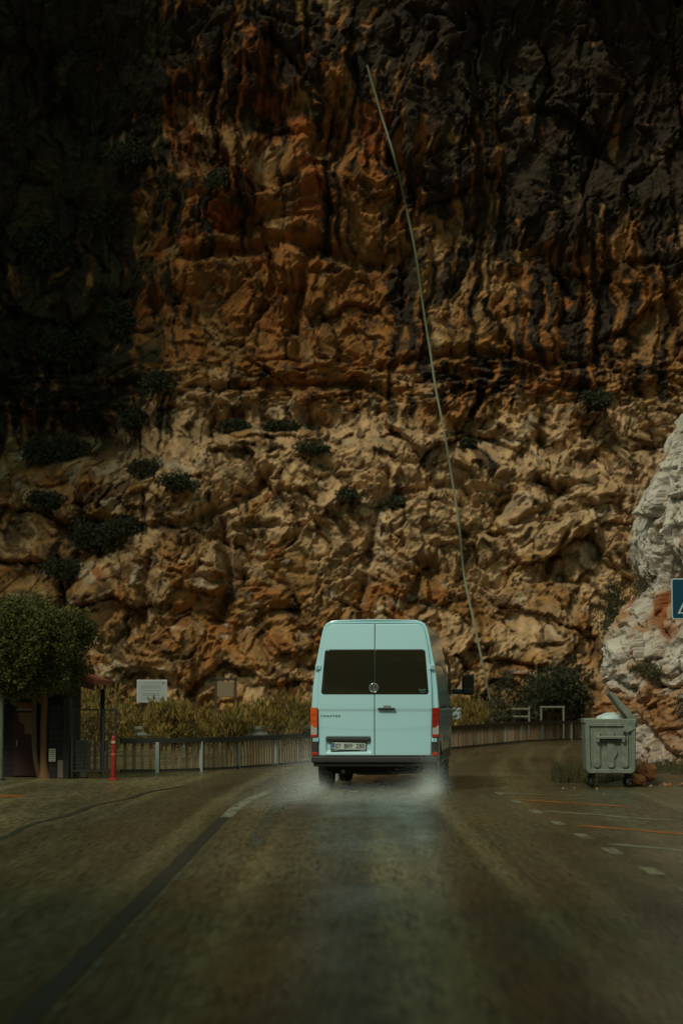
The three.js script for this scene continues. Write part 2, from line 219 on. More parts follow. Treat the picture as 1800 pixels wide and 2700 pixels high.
// painted markings: thin sheets on the road with worn, chipped paint
const wornR = rng(8);
function wornTex(hole, seed) { const t = grayTex(256, (u, v) => { const h = fbm(u * 9, v * 9, seed, 4) + 0.4 * (wornR() - 0.5); return h > hole ? 0 : 1; }); return t; }
const worn = wornTex(0.17, 400), wornMore = wornTex(-0.02, 420);
const paint = (c, t) => phys(c, 0.5, { map: dustTex, alphaMap: t, transparent: true, bumpMap: asphaltBump, bumpScale: 0.003 });
const whitePaint = paint([0.21, 0.19, 0.12], worn), orangePaint = paint([0.42, 0.12, 0.014], worn), fadedPaint = paint([0.10, 0.09, 0.06], wornMore), blackPaint = phys([0.030, 0.026, 0.016], 0.5, { bumpMap: asphaltBump, bumpScale: 0.003 });
function stripe(name, pts, w, mat, y = 0.004) { // pts: x, distance; a strip of that width along them
  const p = [], uv = [], ix = [];
  pts.forEach(([x, z], i) => { const [ax, az] = pts[Math.max(0, i - 1)], [bx, bz] = pts[Math.min(pts.length - 1, i + 1)], l = Math.hypot(bx - ax, bz - az), nx = (bz - az) / l * w / 2, nz = -(bx - ax) / l * w / 2;
    p.push(x - nx, y, -(z - nz), x + nx, y, -(z + nz)); const q = i * l * 0.7; uv.push(x * 0.3, z * 0.3, x * 0.3 + w * 0.8, z * 0.3); if (i) { const a = i * 2 - 2; ix.push(a, a + 1, a + 3, a, a + 3, a + 2); } });
  const g = new THREE.BufferGeometry(); g.setAttribute('position', new THREE.Float32BufferAttribute(p, 3)); g.setAttribute('uv', new THREE.Float32BufferAttribute(uv, 2)); g.setIndex(ix); g.computeVertexNormals();
  return mesh(name, g, mat, road);
}
const along = (a, b, n, f) => Array.from({ length: n + 1 }, (_, i) => { const z = lerp(a, b, i / n); return [f(z), z]; });
const centreX = (z) => -1.40 + 0.0052 * Math.max(0, z - 30.5) ** 2;
stripe('centre_line', along(29.6, 38, 10, centreX), 0.15, paint([0.24, 0.22, 0.15], worn)).userData.label = 'worn white dash of the centre line';
stripe('covered_centre_line', along(4, 29.5, 24, (z) => centreX(z) - 0.03), 0.13, blackPaint).userData.label = 'blacked out stretch of the centre line';
stripe('centre_line_edge', along(4, 23, 20, (z) => centreX(z) + 0.078), 0.036, fadedPaint);
stripe('sealed_crack', along(20, 40, 20, (z) => -3.55 + 0.0035 * Math.max(0, z - 24) ** 2 + 0.05 * Math.sin(z * 1.3)), 0.09, blackPaint);
for (const [z, l] of [[16.0, 0.8], [18.4, 1.0], [20.4, 0.9], [23.1, 0.9], [25.6, 0.9], [28.3, 0.9], [31.0, 0.9], [34.0, 1.0], [37.0, 1.0]]) stripe('edge_dash', along(z - l / 2, z + l / 2, 2, (q) => 2.62 - 0.011 * (q - 18)), 0.13, whitePaint);
for (const [x0, z0, x1, z1, m] of [[2.45, 37.0, 3.55, 36.0, 1], [2.58, 34.6, 3.80, 32.5, 0], [2.62, 31.2, 3.88, 28.8, 1], [2.70, 27.7, 4.0, 25.3, 0], [2.68, 24.2, 4.0, 21.7, 1]]) stripe(m ? 'white_bay_line' : 'orange_bay_line', [[x0, z0], [lerp(x0, x1, 0.5), lerp(z0, z1, 0.5)], [x1, z1]], 0.17, m ? whitePaint : orangePaint);
stripe('orange_bay_line', [[-5.6, 36.3], [-5.1, 36.2], [-4.7, 35.8]], 0.5, orangePaint);
stripe('faded_lane_line', along(24, 36, 12, (z) => -0.86 + 0.004 * Math.max(0, z - 30) ** 2), 0.2, fadedPaint);

const verge = structure(mesh('verge', sheet(axis([[4.2, 14, 0.12]]), axis([[40.2, 62, 0.15]]), (x, z, v, c) => { const e = sst(0, 1.2, z - 40.4 - 0.5 * noise(x * 0.9, 2, 5)) * sst(0, 0.9, x - 4.1 - 0.12 * (z - 40) - 0.3 * noise(z, 1, 1)); v[0] = x; v[1] = -0.02 + e * (0.07 + 0.05 * fbm(x * 1.5, z * 1.5, 500, 4) + 0.04 * (x - 4)); v[2] = -z; const k = 1 + 0.5 * fbm(x * 3, z * 3, 510, 3); c[0] = 0.085 * k; c[1] = 0.05 * k; c[2] = 0.022 * k; }, true), new THREE.MeshStandardMaterial({ vertexColors: true, roughness: 0.95, bumpMap: rockBump, bumpScale: 0.05 })));

// ------------------------------------------------------------------ plants
function leafMat(c, t = 0.25) { return phys(c, 0.85, { vertexColors: true, transmission: t, thickness: 0, side: THREE.DoubleSide }); }
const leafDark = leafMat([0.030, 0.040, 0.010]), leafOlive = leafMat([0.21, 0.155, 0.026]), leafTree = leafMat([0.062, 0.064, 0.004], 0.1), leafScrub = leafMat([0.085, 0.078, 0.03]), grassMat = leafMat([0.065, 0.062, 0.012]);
const barkMat = std([0.09, 0.052, 0.024], 0.95, { bumpMap: rockBump, bumpScale: 0.02 }), paleBark = std([0.14, 0.068, 0.024], 0.9, { bumpMap: rockBump, bumpScale: 0.015 });
// many small leaf faces through a lumpy volume; clumps: [x, y, z, rx, ry, rz, count]
function leaves(clumps, size, seed, upward = 0, slim = 0.5) {
  const R = rng(seed), p = [], c = [], uv = [], nrm = [];
  const a = new THREE.Vector3(), b = new THREE.Vector3(), d = new THREE.Vector3(), q = new THREE.Vector3();
  for (const [x, y, z, rx, ry, rz, n] of clumps) {
    const ph = R() * 20;
    for (let i = 0; i < n; i++) {
      const th = R() * 6.2832, cz = R() * 2 - 1, s = Math.sqrt(1 - cz * cz); q.set(s * Math.cos(th), cz, s * Math.sin(th));
      const lump = 0.78 + 0.42 * noise(q.x * 2.2 + ph, q.y * 2.2, q.z * 2.2 + ph), k = Math.pow(R(), 0.4) * lump;
      const X = x + q.x * rx * k, Y = y + q.y * ry * k, Z = z + q.z * rz * k, l = size * (0.6 + 0.8 * R());
      a.set(R() - 0.5, R() - 0.5 + upward * (0.5 + R()), R() - 0.5).addScaledVector(q, 0.35).normalize(); d.set(R() - 0.5, R() - 0.5, R() - 0.5); b.crossVectors(a, d).normalize();
      const w = l * slim, t = 0.65 + 0.7 * R(), hue = R(), col = [t * (0.9 + 0.4 * hue), t, t * (1.1 - 0.5 * hue)];
      const P = [[0, 0], [0.5, 0.5], [1, 0], [0.5, -0.5]].map(([f, g]) => [X + a.x * l * f + b.x * w * g, Y + a.y * l * f + b.y * w * g, Z + a.z * l * f + b.z * w * g]);
      for (const k2 of [0, 1, 2, 0, 2, 3]) { p.push(...P[k2]); c.push(...col); }
    }
  }
  const g = new THREE.BufferGeometry(); g.setAttribute('position', new THREE.Float32BufferAttribute(p, 3)); g.setAttribute('color', new THREE.Float32BufferAttribute(c, 3)); g.computeVertexNormals(); return g;
}
function bush(name, label, group, x, y, z, rx, ry, rz, n, size, mat, seed, upward = 0.2, slim = 0.45) {
  const R = rng(seed + 1), t = thing(name, label, 'shrub', group); t.position.set(x, y, z);
  const cl = [[0, ry * 0.55, 0, rx * 0.75, ry * 0.5, rz * 0.75, n * 0.4 | 0]];
  for (let i = 0; i < 6; i++) { const a = R() * 6.28, k = 0.35 + 0.3 * R(); cl.push([Math.cos(a) * rx * k, ry * (0.35 + 0.5 * R()), Math.sin(a) * rz * k, rx * (0.3 + 0.25 * R()), ry * (0.22 + 0.2 * R()), rz * 0.4, n * 0.1 | 0]); }
  if (upward > 0.5) for (let i = 0; i < 9; i++) { const a = R() * 6.28, k = 0.5 + 0.6 * R(); cl.push([Math.cos(a) * rx * k, ry * (0.35 + 0.5 * R()), Math.sin(a) * rz * k, rx * 0.16, ry * (0.16 + 0.16 * R()), rz * 0.2, n * 0.035 | 0]); }
  mesh('foliage', leaves(cl, size, seed, upward, slim), mat, t);
  const st = []; for (let i = 0; i < 5; i++) { const a = R() * 6.28, e = [Math.cos(a) * rx * 0.5, ry * (0.6 + 0.3 * R()), Math.sin(a) * rz * 0.5]; st.push(tube([[0, -0.1, 0], [e[0] * 0.3, e[1] * 0.5, e[2] * 0.3], e], 0.012 + 0.012 * R() * Math.max(1, rx), 5, 5)); }
  mesh('stem', mergeGeometries(st), barkMat, t); return t;
}

// shrubs on the cliff: where they grow, how large, and what singles each one out
const onCliff = (x, y, lift = 0.3) => -(cliff(x, y) - lift);
[[-9.9, 12.2, 1.6, 1.7, 'large dark shrub at the top of the left ledge', 2600], [-8.0, 11.9, 1.3, 1.3, 'dark shrub behind the pale rock tip on the left ledge', 2000], [-11.7, 10.6, 1.1, 1.2, 'blue-green shrub at the left edge of the cliff ledge', 1500],
 [-10.9, 14.8, 1.6, 1.8, 'dark tree-like shrub in the shaded gully above the ledge', 2600], [-8.6, 15.6, 1.3, 1.7, 'dark shrub filling the right side of the shaded gully', 2200], [-11.6, 18.3, 1.5, 2.0, 'dim shrub high in the gully at the left edge', 2400], [-9.2, 19.8, 1.4, 1.8, 'dim hanging shrub near the head of the gully', 2200],
 [-4.1, 11.6, 0.75, 0.6, 'dark shrub in the small hollow on the cliff ledge', 1100], [-2.4, 11.7, 0.9, 0.4, 'low creeping shrub on the ledge at the middle of the cliff', 900], [-1.1, 10.7, 0.75, 0.35, 'flat green shrub under the ledge left of the hose', 700], [-6.2, 9.2, 0.9, 0.7, 'dark shrub below the pale rock tip', 1100],
 [-9.2, 6.9, 1.7, 1.5, 'dark shrub in the hollow low on the left of the cliff', 1800], [2.05, 8.7, 0.45, 0.4, 'small dark shrub right behind the hose', 600], [4.8, 11.0, 0.4, 0.3, 'small round shrub in the hole high to the right of the hose', 450], [0.2, 9.0, 0.5, 0.35, 'small shrub on the bare middle of the cliff', 500],
 [-10.6, 10.9, 1.2, 1.0, 'dark shrub just under the left ledge', 1500], [-7.6, 9.9, 1.0, 0.8, 'dark shrub in the notch right of the left ledge', 1300], [-11.4, 8.6, 1.0, 0.9, 'dark shrub low at the left edge above the tree', 1300], [-8.2, 7.6, 1.0, 0.8, 'dark shrub right of the low left hollow', 1200], [-10.4, 5.9, 1.0, 1.0, 'dark shrub just above the round tree', 1300], [-7.0, 13.2, 1.0, 1.1, 'dark shrub at the right lip of the gully', 1500],
 [-8.0, 21.8, 1.6, 1.4, 'hanging shrub in the dark upper left corner of the cliff', 2200], [-4.4, 21.0, 1.1, 0.8, 'hanging shrub below the red rock near the top', 1300], [9.6, 12.4, 0.8, 0.7, 'dark shrub on the cliff above the pale outcrop', 900],
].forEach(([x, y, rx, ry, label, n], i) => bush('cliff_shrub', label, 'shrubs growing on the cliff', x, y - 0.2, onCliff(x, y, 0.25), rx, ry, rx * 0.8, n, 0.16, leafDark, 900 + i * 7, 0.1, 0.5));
// oleander-like shrubs and brush between the fence and the cliff
[[-4.0, 57.5, 1.05, 1.35, 'tall feathery shrub in front of the white notice board', 2600, leafOlive], [-2.75, 60, 0.95, 1.2, 'feathery shrub just right of the white notice board', 1900, leafOlive], [-1.55, 62, 1.0, 1.6, 'feathery olive shrub beside the left rear of the van', 2100, leafOlive], [-0.45, 64, 0.9, 1.4, 'feathery shrub mostly hidden behind the van', 1500, leafOlive],
 [-5.9, 60, 1.0, 1.35, 'feathery shrub behind the black metal gate', 2000, leafOlive], [-7.0, 64, 1.2, 1.7, 'olive shrub behind the kiosk roof', 1800, leafOlive], [3.5, 75, 1.1, 1.7, 'olive shrub behind the wing mirror of the van', 1900, leafOlive], [4.9, 80, 0.9, 1.5, 'dull shrub at the foot of the hose', 1400, leafScrub],
 [6.9, 88.0, 1.5, 2.4, 'tall dark shrub behind the right half of the ribbed fence', 3000, leafDark], [8.4, 88.5, 1.3, 2.9, 'tall dark shrub just left of the pale outcrop', 2800, leafDark], [5.8, 87.5, 0.9, 1.5, 'brown dry shrub behind the ribbed fence', 1400, leafScrub],
].forEach(([x, d, rx, ry, label, n, m], i) => bush('roadside_shrub', label, 'shrubs at the foot of the cliff', x, -0.03, -d, rx, ry, rx * 0.8, n, m === leafOlive ? 0.17 : 0.15, m, 1300 + i * 7, m === leafOlive ? 0.9 : 0.3, m === leafOlive ? 0.22 : 0.45));
// scrub on the outcrop
const onRock = (x, y) => { const v = [0, 0, 0], c = [0, 0, 0]; for (let q = 0; q < 12; q += 0.05) { outcrop(q, y, v, c); if (v[2] > -49 && v[0] > x) break; } return v; };
[[6.15, 3.65, 0.42, 0.75, 'green shrub growing on the outcrop beside the blue sign', 1500, leafScrub], [5.95, 1.9, 0.42, 0.5, 'dry brownish shrub low on the face of the outcrop', 1400, leafScrub], [6.4, 4.75, 0.3, 0.35, 'yellowish tuft of scrub above the blue sign', 800, leafOlive], [5.4, 2.75, 0.26, 0.55, 'dark scrub in the cleft at the left edge of the outcrop', 1000, leafScrub],
 [6.75, 1.2, 0.5, 0.7, 'dark shrub at the right edge of the picture by the outcrop foot', 1300, leafDark], [5.5, 5.2, 0.28, 0.6, 'small shrub on the left skyline of the outcrop', 600, leafScrub],
].forEach(([a, y, r, h, label, n, m], i) => { const v = onRock(a, y); bush('outcrop_shrub', label, 'scrub on the outcrop', v[0], v[1] - h * 0.45, v[2], r, h, r, n, 0.06, m, 1700 + i * 7, 0.3, 0.3); });
bush('cypress_shrub', 'upright dark green shrub in the gap behind the left edge of the outcrop', null, 7.0, 0.9, -61.5, 0.62, 3.6, 0.6, 4200, 0.09, leafDark, 1801, 0.6, 0.3);

// grass on the verge: nobody could count it
{ const R = rng(2100), p = [], c = [];
  for (let i = 0; i < 18000; i++) {
    let x, z; if (i < 5200) { x = 3.7 + R() * 1.3; z = 41.0 + R() * 2.2 + (x - 3.7) * 0.3; if (noise(x * 1.7, z * 1.7, 12) < -0.15) continue; } else { x = 4.8 + R() * 3.2; z = 41.2 + R() * 4.6; if (noise(x * 1.2, z * 1.2, 15) < -0.1) continue; }
    const edge = sst(40.9, 42.2, z), h = (0.08 + 0.28 * R() * R()) * (0.5 + 0.8 * edge), a = R() * 6.28, w = 0.006 + 0.006 * R(), lx = (R() - 0.5) * h, lz = (R() - 0.5) * h, t = 0.6 + 0.8 * R(), dry = R();
    p.push(x - w * Math.cos(a), 0, -z - w * Math.sin(a), x + w * Math.cos(a), 0, -z + w * Math.sin(a), x + lx, h + 0.05, -z + lz);
    for (let k = 0; k < 3; k++) c.push(t * (0.75 + 0.7 * dry), t, t * (1 - 0.3 * dry));
  }
  const g = new THREE.BufferGeometry(); g.setAttribute('position', new THREE.Float32BufferAttribute(p, 3)); g.setAttribute('color', new THREE.Float32BufferAttribute(c, 3)); g.computeVertexNormals();
  const o = mesh('grass', g, grassMat); o.userData.kind = 'stuff'; tag(o, 'rough dark grass around the metal bin and the outcrop foot', 'grass'); }

// stones
function stone(r, seed, sx = 1, sy = 1, sz = 1) { const g0 = new THREE.IcosahedronGeometry(r, 3); g0.deleteAttribute('uv'); g0.deleteAttribute('normal'); const g = mergeVertices(g0), p = g.attributes.position, v = new THREE.Vector3();
  for (let i = 0; i < p.count; i++) { v.fromBufferAttribute(p, i).divideScalar(r); const f = facets(v.x * 1.6 + v.z + seed, v.y * 1.6 + v.z * 0.7, 600 + seed | 0, 0.8); const k = r * (1 + 0.16 * f + 0.12 * noise(v.x * 2 + seed, v.y * 2, v.z * 2)); p.setXYZ(i, v.x * k * sx, v.y * k * sy, v.z * k * sz); }
  const n = g.toNonIndexed(); n.computeVertexNormals(); return n; }
const redStone = std([0.40, 0.13, 0.045], 0.9, { bumpMap: rockBump, bumpScale: 0.03 }), paleStone = std([0.40, 0.28, 0.18], 0.9), brownStone = std([0.24, 0.12, 0.05], 0.9);
{ const s = tag(mesh('rock_block', stone(0.19, 3, 1.0, 0.85, 0.9), redStone), 'squarish orange-red rock lying right of the metal bin', 'rock'); s.position.set(5.06, 0.21, -40.4); s.rotation.set(0.2, 0.7, 0.25);
  const t = tag(mesh('rock_block', stone(0.15, 8, 1.1, 0.7, 1), redStone), 'smaller orange rock wedged between the bin and the squarish rock', 'rock'); t.position.set(4.86, 0.09, -40.1); t.rotation.y = 1; }
const R9 = rng(2500), stoneGeos = [1, 2, 3].map((k) => stone(0.05, k * 5, 1.1, 0.75, 1));
for (let i = 0; i < 36; i++) { const x = i < 22 ? 4.9 + R9() * 1.5 : 3.3 + R9() * 3.0, z = i < 22 ? 39.7 + R9() * 0.5 : 36 + R9() * 4, k = i < 22 ? 0.35 + 0.6 * R9() : 0.15 + 0.25 * R9();
  const s = tag(mesh('small_stone', stoneGeos[i % 3], i % 3 ? paleStone : brownStone), i < 22 ? 'small loose stone in the row of rubble along the verge' : 'tiny pale chip of stone lying on the asphalt near the bin', 'stone', i < 22 ? 'rubble along the verge' : 'stone chips on the asphalt'); s.scale.setScalar(k); s.position.set(x, 0.03 * k, -z); s.rotation.y = R9() * 6; }

// ------------------------------------------------------------------ hose down the cliff
{ const xy = [[0.95, 24.9], [1.45, 23.2], [1.95, 21.5], [2.45, 19.9], [2.8, 18.3], [3.1, 16.4], [3.38, 14.6], [3.55, 12.9], [3.8, 11.4], [4.1, 9.6], [4.35, 7.8], [4.55, 6.0], [4.85, 4.2], [5.15, 2.6], [5.45, 1.2]];
  tag(mesh('drain_hose', tube(xy.map(([x, y]) => { let m = 999; for (let k = -2; k < 3; k++) m = Math.min(m, cliff(x + k * 0.12, y + k * 0.3)); return [x, y, -(m - 0.25)]; }), 0.042, 160, 10), std([0.20, 0.23, 0.15], 0.6)), 'long pale green hose hanging down the whole cliff face', 'hose'); }

// ------------------------------------------------------------------ fence along the outer side of the road
const paleMetal = std([0.42, 0.46, 0.42], 0.5, { map: metalMottle }), darkMetal = std([0.018, 0.018, 0.015], 0.55), railMat = std([0.035, 0.035, 0.026], 0.7);
{ const f = thing('roadside_fence', 'low fence of upright pickets with a dark top rail along the bend', 'fence');
  const pts = fenceLine.map(([x, z]) => new THREE.Vector3(x, 0, -z)), cv = new THREE.CatmullRomCurve3(pts), len = cv.getLength(), gp = [0.06, 0.07, 0.05].map((w) => box(w, 0.56, 0.02, 0, 0.30, 0));
  const picketMats = [std([0.32, 0.21, 0.11], 0.85, { map: metalMottle }), std([0.38, 0.28, 0.17], 0.85, { map: metalMottle }), std([0.20, 0.13, 0.07], 0.85, { map: metalMottle })], R = rng(2600);
  const n = 270; for (let i = 0; i < n; i++) { const u = (i + 0.5) / n, p = cv.getPointAt(u), t = cv.getTangentAt(u); const m = mesh('picket', gp[i % 3], picketMats[Math.floor(R() * 3)], f); m.position.copy(p); m.position.z -= 0.03; m.rotation.y = Math.atan2(-t.z, t.x); m.rotation.z = (R() - 0.5) * 0.03; }
  const rail = (y, w, h) => { const s = new THREE.Shape(); s.moveTo(-h / 2, -w / 2); s.lineTo(h / 2, -w / 2); s.lineTo(h / 2, w / 2); s.lineTo(-h / 2, w / 2); s.closePath(); const up = cv.getPoints(120).map((p) => p.clone().setY(y)); return new THREE.ExtrudeGeometry(s, { steps: 160, extrudePath: new THREE.CatmullRomCurve3(up), bevelEnabled: false }); };
  mesh('top_rail', rail(0.62, 0.10, 0.10), railMat, f); mesh('bottom_rail', rail(0.045, 0.06, 0.05), railMat, f);
  const gpost = rbox(0.075, 0.60, 0.05, 0, 0.29, 0, 0.01);
  const posts = [[-3.55, 47.2], [-2.75, 48.0], [-2.06, 49.4], [-1.36, 51.6]]; for (let u = 0.3; u < 1; u += 0.055) { const p = cv.getPointAt(u); posts.push([p.x, -p.z]); }
  for (const [x, z] of posts) { const m = mesh('post', gpost, paleMetal, f); m.position.set(x - 0.02, 0, -z + 0.06); } }
// guard rail and white pipe railing behind it
const railMetal = std([0.15, 0.16, 0.13], 0.6, { map: metalMottle });
{ const g = thing('guard_rail', 'pale steel guard rail seen between the shrubs behind the fence', 'guard rail');
  const prof = [[-0.15, 0], [-0.10, 0.05], [-0.05, 0.05], [0, 0], [0.05, 0.05], [0.10, 0.05], [0.15, 0]], p = [], ix = []; for (const x of [-9, 1]) for (const [y, z] of prof) p.push(x, 0.58 + y, -62 + z);
  for (let i = 0; i < 6; i++) ix.push(i, i + 7, i + 8, i, i + 8, i + 1); const b = new THREE.BufferGeometry(); b.setAttribute('position', new THREE.Float32BufferAttribute(p, 3)); b.setIndex(ix); b.computeVertexNormals(); mesh('beam', b, railMetal, g);
  for (let x = -8; x < 1.5; x += 2) mesh('post', box(0.1, 0.75, 0.1, x, 0.33, -62.1), railMetal, g); }
{ const g = thing('pipe_railing', 'white pipe railing behind the ribbed fence near the bend', 'railing'); const w = std([0.22, 0.22, 0.17], 0.7);
  for (const [y, x0, x1] of [[1.05, 5.6, 6.75], [0.78, 5.6, 6.75], [1.12, 7.1, 8.0]]) mesh('rail', rbox(x1 - x0, 0.06, 0.06, (x0 + x1) / 2, y, -87, 0.02), w, g);
  for (const x of [5.7, 6.72, 7.15, 7.95]) mesh('post', rbox(0.06, 1.16, 0.06, x, 0.56, -87.02, 0.02), w, g); }
{ const g = thing('notice_board', 'white notice board on two posts in front of the cliff', 'notice board'), cv = document.createElement('canvas'); cv.width = 256; cv.height = 192; const k = cv.getContext('2d'); k.fillStyle = '#a3aeac'; k.fillRect(0, 0, 256, 192); const R = rng(44); k.fillStyle = '#6a7371';
  [20, 44, 54, 66, 88, 112, 122, 132, 156, 166].forEach((y) => { let x = 26 + R() * 20; while (x < 216 - R() * 30) { const w = 6 + R() * 16; k.fillRect(x, y, w, 4.5); x += w + 4; } }); k.fillStyle = '#8a4a2c'; k.fillRect(220, 14, 18, 18);
  const t = new THREE.CanvasTexture(cv); t.colorSpace = THREE.SRGBColorSpace; t.magFilter = THREE.LinearFilter;
  mesh('panel', rbox(0.82, 0.62, 0.03, -5.15, 1.63, -66, 0.008), std([0.55, 0.6, 0.58], 0.6), g); const f = mesh('print', new THREE.PlaneGeometry(0.78, 0.58), std([0.9, 0.9, 0.9], 0.6, { map: t }), g); f.position.set(-5.15, 1.63, -65.98);
  for (const x of [-5.42, -4.88]) mesh('post', cyl(0.03, 0.03, 1.7, x, 0, -66.05, 8), darkMetal, g); }
{ const g = thing('stone_panel', 'weathered rectangular panel in a dark frame at the cliff foot', 'panel'); const x = -3.15, d = 66; g.position.set(x, 0, -d);
  mesh('slab', rbox(0.46, 0.42, 0.06, 0, 1.68, 0, 0.02), std([0.27, 0.20, 0.12], 0.9, { map: rockTint }), g); for (const s of [-1, 1]) mesh('frame_post', box(0.07, 2.0, 0.08, s * 0.27, 0.95, -0.02), std([0.06, 0.04, 0.022], 0.9), g); mesh('frame_top', box(0.62, 0.07, 0.08, 0, 1.955, -0.02), std([0.06, 0.04, 0.022], 0.9), g); }
{ const g = thing('pale_sheet', 'crumpled pale sheet caught in the brush right of the van', 'sheet'); const s = sheet(axis([[-0.16, 0.16, 0.04]]), axis([[-0.22, 0.22, 0.04]]), (x, y, v) => { v[0] = x + 0.05 * noise(y * 6, 1, 2); v[1] = y; v[2] = 0.10 * noise(x * 9, y * 9, 33); }, false); mesh('plastic', s, phys([0.26, 0.31, 0.31], 0.6, { side: THREE.DoubleSide }), g); g.position.set(3.35, 1.0, -70.5); g.scale.setScalar(0.75); }

// ------------------------------------------------------------------ kiosk corner on the left
const darkWood = std([0.012, 0.009, 0.006], 0.85), maroon = std([0.034, 0.006, 0.005], 0.7), redRoof = std([0.25, 0.05, 0.02], 0.7), fascia = std([0.05, 0.013, 0.010], 0.7), tanPaper = std([0.17, 0.11, 0.055], 0.9);
{ const k = thing('kiosk', 'dark timber kiosk with a red roof behind the tree', 'kiosk');
  for (let i = 0; i < 17; i++) mesh('plank', rbox(2.95, 0.098, 0.05, -6.55, 0.05 + i * 0.1, -44.62, 0.006, 1), darkWood, k);
  mesh('wall', box(2.95, 1.7, 2.6, -6.55, 0.85, -46.0), darkWood, k);
  const d = mesh('door', rbox(0.42, 1.36, 0.05, -5.80, 0.70, -44.57, 0.01), maroon, k); mesh('handle', rbox(0.02, 0.10, 0.03, -5.94, 0.62, -44.53, 0.006), paleMetal, d);
  mesh('sign_strip', rbox(0.30, 0.15, 0.03, -5.80, 1.30, -44.53, 0.006), std([0.19, 0.05, 0.025], 0.7), k); mesh('sign_edge', rbox(0.30, 0.03, 0.032, -5.80, 1.235, -44.528, 0.006), std([0.30, 0.26, 0.18], 0.7), k);
  const ps = mesh('torn_poster', slab(shape([[-0.13, 0.2], [0.13, 0.2], [0.14, -0.2], [0.0, -0.19], [-0.01, -0.02], [-0.1, 0.03]]), 0.003, 0), tanPaper, k); ps.position.set(-5.80, 0.98, -44.54);
  const roof = slab(shape([[-8.4, 1.72], [-6.4, 2.30], [-4.50, 1.70], [-4.50, 1.78], [-6.4, 2.40], [-8.4, 1.82]]), 3.4, 0.006); roof.translate(0, 0, -47.6); mesh('roof', roof, redRoof, k);
  const fs = slab(shape([[-6.4, 2.16], [-4.50, 1.585], [-4.50, 1.69], [-6.4, 2.285]]), 0.04, 0.004); fs.translate(0, 0, -44.22); mesh('fascia', fs, fascia, k);
  mesh('roof_post', rbox(0.08, 1.62, 0.08, -4.62, 0.81, -47.0, 0.01), darkWood, k); }
{ const c = thing('dark_cabinet', 'black cabinet standing between the tree and the metal gate', 'cabinet'); for (let i = 0; i < 12; i++) mesh('board', rbox(0.25, 0.108, 0.5, -5.15, 0.06 + i * 0.11, -44.1, 0.008, 1), darkWood, c); mesh('side_board', rbox(0.12, 1.46, 0.52, -4.965, 0.73, -44.08, 0.01), std([0.012, 0.010, 0.008], 0.8), c);
  mesh('foot_panel', rbox(0.10, 0.32, 0.02, -5.06, 0.17, -43.83, 0.005), std([0.12, 0.11, 0.08], 0.8), c); }
{ const n = thing('paper_notice', 'small white lined notice on the black cabinet', 'notice'); mesh('sheet', rbox(0.12, 0.23, 0.01, -5.21, 0.42, -43.82, 0.003), std([0.42, 0.42, 0.34], 0.8), n); for (let i = 0; i < 6; i++) mesh('printed_line', box(0.09, 0.012, 0.002, -5.21, 0.33 + i * 0.034, -43.813), std([0.12, 0.11, 0.08], 0.8), n); }
{ const t = thing('round_tree', 'dense dark round-topped tree beside the kiosk', 'tree'); t.position.set(-5.42, 0, -43.9);
  const tr = tube([[0.06, -0.05, 0.02], [0.05, 0.25, 0], [0.04, 0.9, 0], [0.05, 1.5, 0], [-0.1, 2.2, 0.05]], 0.062, 24, 12); { const p = tr.attributes.position; for (let i = 0; i < p.count; i++) { const y = p.getY(i), k = 1 + 1.1 * Math.exp(-Math.max(0, y) * 6); p.setX(i, 0.05 + (p.getX(i) - 0.05) * k); p.setZ(i, p.getZ(i) * k); } tr.computeVertexNormals(); }
  mesh('trunk', tr, paleBark, t); mesh('second_trunk', tube([[-0.02, 0.0, 0.05], [-0.10, 0.4, 0.05], [-0.13, 1.0, 0.02], [-0.14, 1.6, 0], [-0.35, 2.2, 0]], 0.045, 24, 10), barkMat, t);
  for (const [x, y, z] of [[-0.75, 2.1, 0.2], [0.55, 2.0, 0.1], [0.1, 2.6, -0.3], [-0.4, 2.7, 0.3], [-1.0, 1.75, 0]]) mesh('limb', tube([[0.03, 1.35, 0], [x * 0.4, 1.35 + (y - 1.35) * 0.45, z * 0.4], [x, y, z]], 0.028, 10, 7), barkMat, t);
  const cl = [[-0.35, 2.42, 0, 1.34, 1.02, 1.25, 16000]], R = rng(3000); for (let i = 0; i < 34; i++) { const a = R() * 6.28, e = R() * 2 - 1.05, s = Math.sqrt(Math.max(0, 1 - e * e * 0.8)); cl.push([-0.38 + Math.cos(a) * 1.15 * s, 2.42 + e * 0.78, 0.25 + Math.sin(a) * 1.15 * s, 0.34 + 0.2 * R(), 0.3 + 0.16 * R(), 0.36, 1300]); }
  mesh('crown', leaves(cl, 0.058, 3001, 0.1, 0.6), leafTree, t); }
{ const p = thing('metal_pole', 'plain grey metal pole at the left edge beside the tree', 'pole'); mesh('shaft', cyl(0.042, 0.042, 2.3, -6.02, 0, -43.0, 14), std([0.14, 0.15, 0.11], 0.5, { map: metalMottle }), p); mesh('base_plate', cyl(0.09, 0.09, 0.02, -6.02, 0.002, -43.0, 14), darkMetal, p); }
